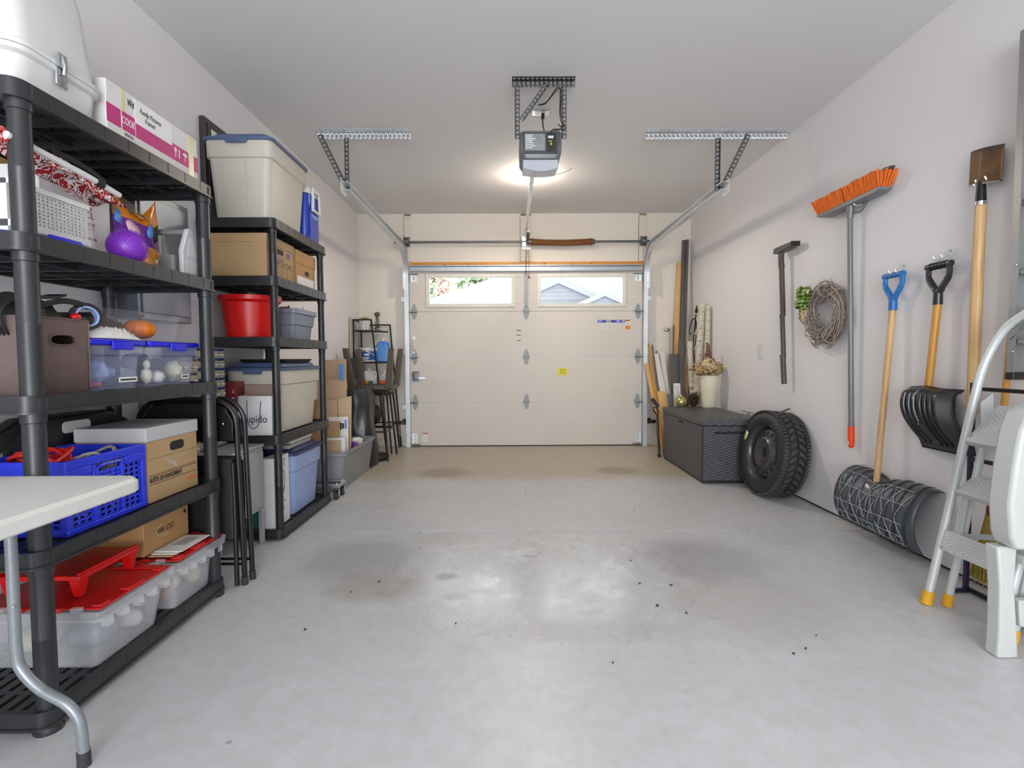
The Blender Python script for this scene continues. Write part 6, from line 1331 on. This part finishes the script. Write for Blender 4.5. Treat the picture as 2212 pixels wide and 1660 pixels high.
t = thing('snow_pusher', 'wide grey ribbed snow pusher with blue grip and wooden shaft', 'snow pusher', (2.08, 2.98, .08))
d_grip(t, 2.918, 1.505, 'grip_blue'); P('shaft', B().tube([(2.102, 2.922, 1.31), (2.055, 2.945, .315)], .0165, 12), 'ash_handle', t)
# blade: profile in (x,z) swept along y, back side faces the room
def blade_pt(u, v):
    y = 3.205-.63*u; a = v*1.0
    prof = bez((2.137, 0, .385), (2.02, 0, .43), (1.905, 0, .22), (2.02, 0, .075), 12); k = min(int(a*12), 11); f = a*12-k; q = prof[k].lerp(prof[k+1], f); mid = 1-abs(2*u-1)
    dip = -.055*math.exp(-((u-.47)/.10)**2)*(1-v)*(1-v)
    end = (max(0, abs(2*u-1)-.86)/.14); return Vector((q.x+.02*end*end*(1 if q.x < 2.1 else 0), y, q.z+dip-.006*end+(.05*(u-.5))*0))
P('blade', B().grid(lambda u, v: blade_pt(u, v), 40, 20), 'pusher_grey', t, solid=.006)
def on_blade(u, v, off=.006): p = blade_pt(u, v); n_ = Vector((-1, 0, .35)) if v < .5 else Vector((-1, 0, -.2)); return p+n_.normalized()*off
plain('rib_grey', '33363a', .35, 0, .05)
for k in range(9):
    u0 = .06+.105*k; P('curved_rib', B().tube([on_blade(u0-.10*sin(pi*v)*(.5-u0)*1.2, v) for v in [j/12 for j in range(13)]], .0065, 6), 'rib_grey', t)
plain('rib_light', '8d9298', .4, 0, .05)
for k in range(6):
    u0 = .02+.14*k; P('cross_rib', B().tube([on_blade(min(.97, u0+.20*v), .30+.65*v, .008) for v in [j/8 for j in range(9)]], .0028, 5), 'rib_light', t); P('cross_rib', B().tube([on_blade(max(.03, u0+.22-.20*v), .30+.65*v, .008) for v in [j/8 for j in range(9)]], .0028, 5), 'rib_light', t)
for v in (.30, .50, .72, .86, .95): P('long_rib', B().tube([on_blade(.015+.9*j/14, v, .009) for j in range(15)], .003, 5), 'rib_light', t)
for k in range(13): P('edge_slot', B().tube([on_blade(.05+.07*k, .88, .009), on_blade(.05+.07*k, .96, .009)], .003, 5), 'rib_light', t)
P('shaft_socket', B().taper([(2.02, 2.945, .03, .035, .012, .20), (2.045, 2.945, .028, .04, .012, .30), (2.053, 2.945, .024, .028, .01, .345)]), 'rib_grey', t)
# black grain shovel
t = thing('snow_shovel', 'black ribbed plastic snow shovel with honey wooden shaft', 'shovel', (2.1, 2.68, .59))
d_grip(t, 2.612, 1.505, 'shovel_black', ribs=True); P('shaft', B().tube([(2.102, 2.615, 1.31), (2.085, 2.635, .875)], .0175, 12), 'honey_handle', t)
def sb(u, v):
    w = .145+.012*min(1, v*4); y = 2.625-.055*v*v+(.5-u)*2*w; e = abs(2*u-1); x = 2.05+.055*v-.05*sin(pi*min(1, v*1.1+.05))+.065*max(0, e-.72)/.28*(1-.35*v)+.03*max(0, .12-v)/.12
    return Vector((min(x, XR-.006), y, .905-.315*v-.0*u+.012*(e if v < .1 else 0)*-1))
P('blade', B().grid(sb, 28, 20), 'shovel_black', t, solid=.005)
for k in (.22, .33, .56, .66, .76): P('blade_rib', B().tube([sb(k+.02*v, .12+.80*v)+Vector((-.004, 0, 0)) for v in [j/10 for j in range(11)]], .0075, 7), 'shovel_black', t)
P('centre_seam', B().tube([sb(.44+.02*v, .06+.5*v)+Vector((-.006, 0, 0)) for v in [j/6 for j in range(7)]], .005, 6), 'dark_steel', t)
for k in (.2, .6): P('screw', B().ball(tuple(sb(.44, k)+Vector((-.009, 0, 0))), .005, 8, 6), 'chrome', t)
# spade / scraper hung head up
rs = N('rusty_blade'); nn = rs.noise(5, 5); rs.set(Base_Color=rs.ramp(nn, [(.3, '4a3a30'), (.5, '7a5a3a'), (.7, '4f4038')]), Roughness=.42, Metallic=.45)
t = thing('garden_spade', 'square rusty spade hung blade up with long ash handle', 'spade', (2.1, 2.44, .77))
def sp_(u, v): y = 2.462-.165*u; return Vector((2.105-.018*sin(pi*u)-.012*(1-v)*math.exp(-((u-.5)/.12)**2), y-.004*v, 1.825+.155*v-.028*u+.02*u*0))
P('blade', B().grid(sp_, 16, 10), 'rusty_blade', t, solid=.0035)
P('tread_fold', B().tube([tuple(sp_(0.02, 0)+Vector((-.004, 0, .002))), tuple(sp_(.36, 0)+Vector((-.008, 0, .0)))], .005, 6), 'steel', t); P('tread_fold', B().tube([tuple(sp_(.62, 0)+Vector((-.008, 0, .002))), tuple(sp_(.97, 0)+Vector((-.004, 0, .0)))], .005, 6), 'steel', t)
P('socket', B().tube([(2.088, 2.378, 1.85), (2.088, 2.379, 1.80), (2.09, 2.38, 1.72)], [.010, .017, .0215], 12), 'black_metal', t); P('ferrule', B().tube([(2.09, 2.38, 1.735), (2.09, 2.38, 1.718)], .0235, 14), 'chrome', t)
P('handle', B().tube([(2.09, 2.38, 1.722), (2.093, 2.388, 1.25), (2.10, 2.398, .80), (2.10, 2.399, .778)], [.0205, .0225, .0215, .012], 14), 'ash_handle', t)
# aluminium ladder hung on the wall, corn broom, floor rack
plain('aluminium', 'a3a5a4', .38, .7, .06, 6); plain('fibre_tan', '9a8f78', .5, 0, .05)
t = thing('aluminium_ladder', 'grey aluminium ladder hung upright beside the spade', 'ladder', (2.08, 2.05, .95))
for yy in (2.185, 1.80): P('rail', B().box(2.05, yy-.004, .975, 2.13, yy, 2.35).box(2.05, yy-.03, .975, 2.056, yy-.004, 2.35).box(2.124, yy-.03, .975, 2.13, yy-.004, 2.35), 'aluminium', t); P('rail_foot', B().rbox(2.045, yy-.036, .955, 2.135, yy+.004, .985, .006, .003), 'black_plastic', t)
for z in (1.10, 1.38, 1.66, 1.94, 2.22): P('rung', B().box(2.06, 1.772, z, 2.12, 2.18, z+.02), 'aluminium', t, bev=.003)
P('brace', B().strip([(2.047, 2.18, 1.13), (2.047, 2.05, 1.22)], .024, .003, (0, .3, 1)), 'aluminium', t)
for z in (1.07, 1.17, 1.42): P('rivet', B().ball((2.049, 2.16, z), .006, 8, 6), 'chrome', t)
plain('straw', 'b39a48', .85, 0, .25, 60)
t = thing('corn_broom', 'yellow straw corn broom standing behind the step ladder', 'broom', (2.1, 2.25, .05))
P('handle', B().tube([(2.10, 2.27, .40), (2.115, 2.235, 1.20)], .0125, 10), 'honey_handle', t); b = B(); rr = random.Random(12)
for k in range(420):
    a, q = rr.uniform(0, 6.28), rr.random()**.5; b.tube([(2.10+.018*q*cos(a), 2.27+.02*q*sin(a), .40), (2.095+.03*q*cos(a), 2.26+.075*q*sin(a), .2), (2.09+.038*q*cos(a), 2.25+.115*q*sin(a), .045+rr.uniform(0, .03))], [.0022, .002, .001], 4)
P('straw', b, 'straw', t, kind='stuff'); P('binding', B().lathe([(.023, .36), (.026, .38), (.022, .41)], (2.10, 2.27, 0), 14), 'wine_red', t)
plain('rack_purple', '2e2a45', .4, .3, .05)
t = thing('tool_rack', 'dark purple tubular floor rack behind the step ladder', 'rack', (2.09, 2.2, 0))
for yy in (2.315, 1.95): P('upright', B().box(2.022, yy-.008, .0005, 2.038, yy+.008, .935), 'rack_purple', t)
for z in (.91, .60, .02): P('cross_bar', B().box(2.023, 1.958, z-.008, 2.037, 2.307, z+.008), 'black_metal' if z != .6 else 'rack_purple', t)
for yy in (2.315, 1.95): P('base_bar', B().box(1.95, yy-.008, .0005, 2.022, yy+.008, .0165), 'rack_purple', t)

# ---------------------------------------------------------------- step ladder (folded) and white chair
plain('ladder_white', 'c6c9c8', .35, .15, .03); plain('foot_yellow', 'd9a116', .5, 0, .08)
t = thing('step_ladder', 'white steel step ladder with dimpled treads and yellow feet', 'step ladder', (1.85, 2.0, 0))
Y0, Y1 = 2.205, 1.872
front = [(1.777, Y0, .045), (1.86, Y0, .46), (1.945, Y0, .90), (1.985, Y0-.004, 1.05), (2.012, Y0-.05, 1.165), (2.025, Y0-.13, 1.225), (2.028, (Y0+Y1)/2, 1.24)]
fr = front + [(x, Y0+Y1-y, z) for x, y, z in front[-2::-1]]
P('front_frame', B().tube([fr[0]]+smooth_path(fr[1:-1], 5)+[fr[-1]], .0165, 12), 'ladder_white', t)
for yy, d in ((Y0-.022, -1), (Y1+.022, 1)):
    P('rear_leg', B().tube([(1.845, yy, .04), (1.935, yy, .52), (1.985, yy, .80)], .0145, 10), 'ladder_white', t)
    P('rear_foot', B().tube([(1.8375, yy, .0008), (1.846, yy, .05)], .019, 12), 'foot_yellow', t)
for yy in (Y0, Y1): P('front_foot', B().tube([(1.767, yy, .0008), (1.778, yy, .055)], .022, 12), 'foot_yellow', t)
def tread_(z, xf, dep, tilt, nm='tread'):
    n0 = B(); c, s_ = cos(tilt), sin(tilt)
    n0.box(0, Y1+.018, -.004, dep, Y0-.018, 0).box(0, Y1+.018, -.03, .004, Y0-.018, -.004).box(dep-.004, Y1+.018, -.02, dep, Y0-.018, -.004)
    m_ = Matrix.Translation((xf, 0, z)) @ Matrix.Rotation(-tilt, 4, 'Y'); o = P(nm, n0.tf(m_), 'ladder_white', t, bev=.002)
    d = B(); nx = max(3, int(dep/.018)); ny = 20
    for i in range(nx):
        for j in range(ny):
            x, y = .012+(dep-.024)*(i+(.5 if j % 2 else 0))/nx, Y1+.035+(Y0-Y1-.07)*j/(ny-1); d.tube([(x, y, 0), (x, y, .0025)], [.0045, .002], 6)
    P('dimples', d.tf(m_), 'ladder_white', o, kind='stuff')
    for y in (Y0-.028, Y1+.028): P('rivet', B().ball((dep*.15, y, .002), .006, 8, 6, (1, 1, .5)).tf(m_), 'chrome', o)
tread_(.245, 1.80, .085, radians(75)); tread_(.49, 1.853, .115, radians(38)); tread_(.70, 1.888, .20, radians(48), 'platform')
P('side_plate', B().prism([(1.935, .86), (1.985, .90), (1.99, .80), (1.975, .76), (1.94, .77)], 'y', Y0-.037, Y0-.034), 'ladder_white', t)
for y in (Y0-.04,): P('brace_channel', B().strip([(1.882, y, .49), (1.855, y, .29)], .03, .01, (1, 0, 0)), 'ladder_white', t); P('diagonal_brace', B().strip([(1.875, y, .305), (1.93, (Y0+Y1)/2, .34), (1.95, Y1+.05, .37)], .022, .004, (0, 0, 1)), 'ladder_white', t)
# folded white resin chair
t = thing('folding_resin_chair', 'white resin folding chair leaning beside the step ladder', 'chair', (1.80, 1.75, 0)); yc = 1.80
plain('resin_white', 'babcb9', .45, 0, .03); w_ = 'resin_white'
def slab(poly, y0, y1, nm, bev=.012): return P(nm, B().prism(poly, 'y', y0, y1), w_, t, bev=bev, seg=3)
slab([(1.690, .0008), (1.765, .0008), (1.757, .10), (1.742, .25), (1.745, .395), (1.675, .395), (1.69, .26), (1.694, .10)], 1.79, 1.845, 'side_leg', .008)
slab([(1.707, .3955), (1.687, .44), (1.676, .55), (1.687, .68), (1.704, .80), (1.730, .868), (1.777, .89), (1.902, .893), (1.950, .85), (2.000, .75), (2.000, .42), (1.950, .3955)], 1.752, 1.842, 'backrest', .014)
for dx in (.0, .055): P('backrest_groove', B().tube(smooth_path([(1.757+dx, 1.7505, .42), (1.754+dx, 1.7505, .58), (1.774+dx, 1.7505, .72), (1.817+dx, 1.7505, .82)]), .006, 6), w_, t)
slab([(1.77, .11), (1.99, .08), (1.99, .19), (1.762, .205)], 1.795, 1.83, 'stretcher', .006); slab([(1.755, .335), (1.90, .33), (1.90, .36), (1.755, .365)], 1.775, 1.845, 'arm_pivot', .004)
P('pivot_knob', B().cyl((1.775, 1.755, .315), (1.775, 1.775, .315), .016, n=16), w_, t); slab([(1.93, .0008), (1.99, .0008), (2.0, .395), (1.94, .395)], 1.755, 1.79, 'side_leg', .006)
# ---------------------------------------------------------------- crumbs of dry leaf on the floor
b = B(); rr = random.Random(31)
for x, y, s in ((.60, 2.42, .016), (.74, 2.40, .018), (.62, 2.20, .02), (-.62, 2.46, .014), (-.80, 2.02, .012), (.72, 2.13, .012), (-.22, 2.06, .010), (.62, 2.7, .012), (-.72, 2.35, .01), (-.50, 2.9, .008), (.12, 4.05, .01), (-.55, 3.16, .009), (.85, 3.6, .008), (.35, 1.78, .008), (1.15, 1.95, .008), (1.0, 1.83, .012), (1.06, 1.86, .01)):
    n = 6; r0 = [rr.uniform(.4, .9)*s*.6 for _ in range(n)]
    b.loft([[(x+q*.6*cos(2*pi*i/n), y+q*.6*sin(2*pi*i/n), .0006) for i, q in enumerate(r0)], [(x+q*cos(2*pi*i/n)+.002, y+q*.7*sin(2*pi*i/n), .004+rr.uniform(0, .004)) for i, q in enumerate(r0)]])
plain('crumb_dark', '3a302a', .8, 0, .2); tag(P('leaf_crumbs', b, 'crumb_dark'), 'dark crumbs of dry leaf scattered on the concrete', 'debris', None, 'stuff')
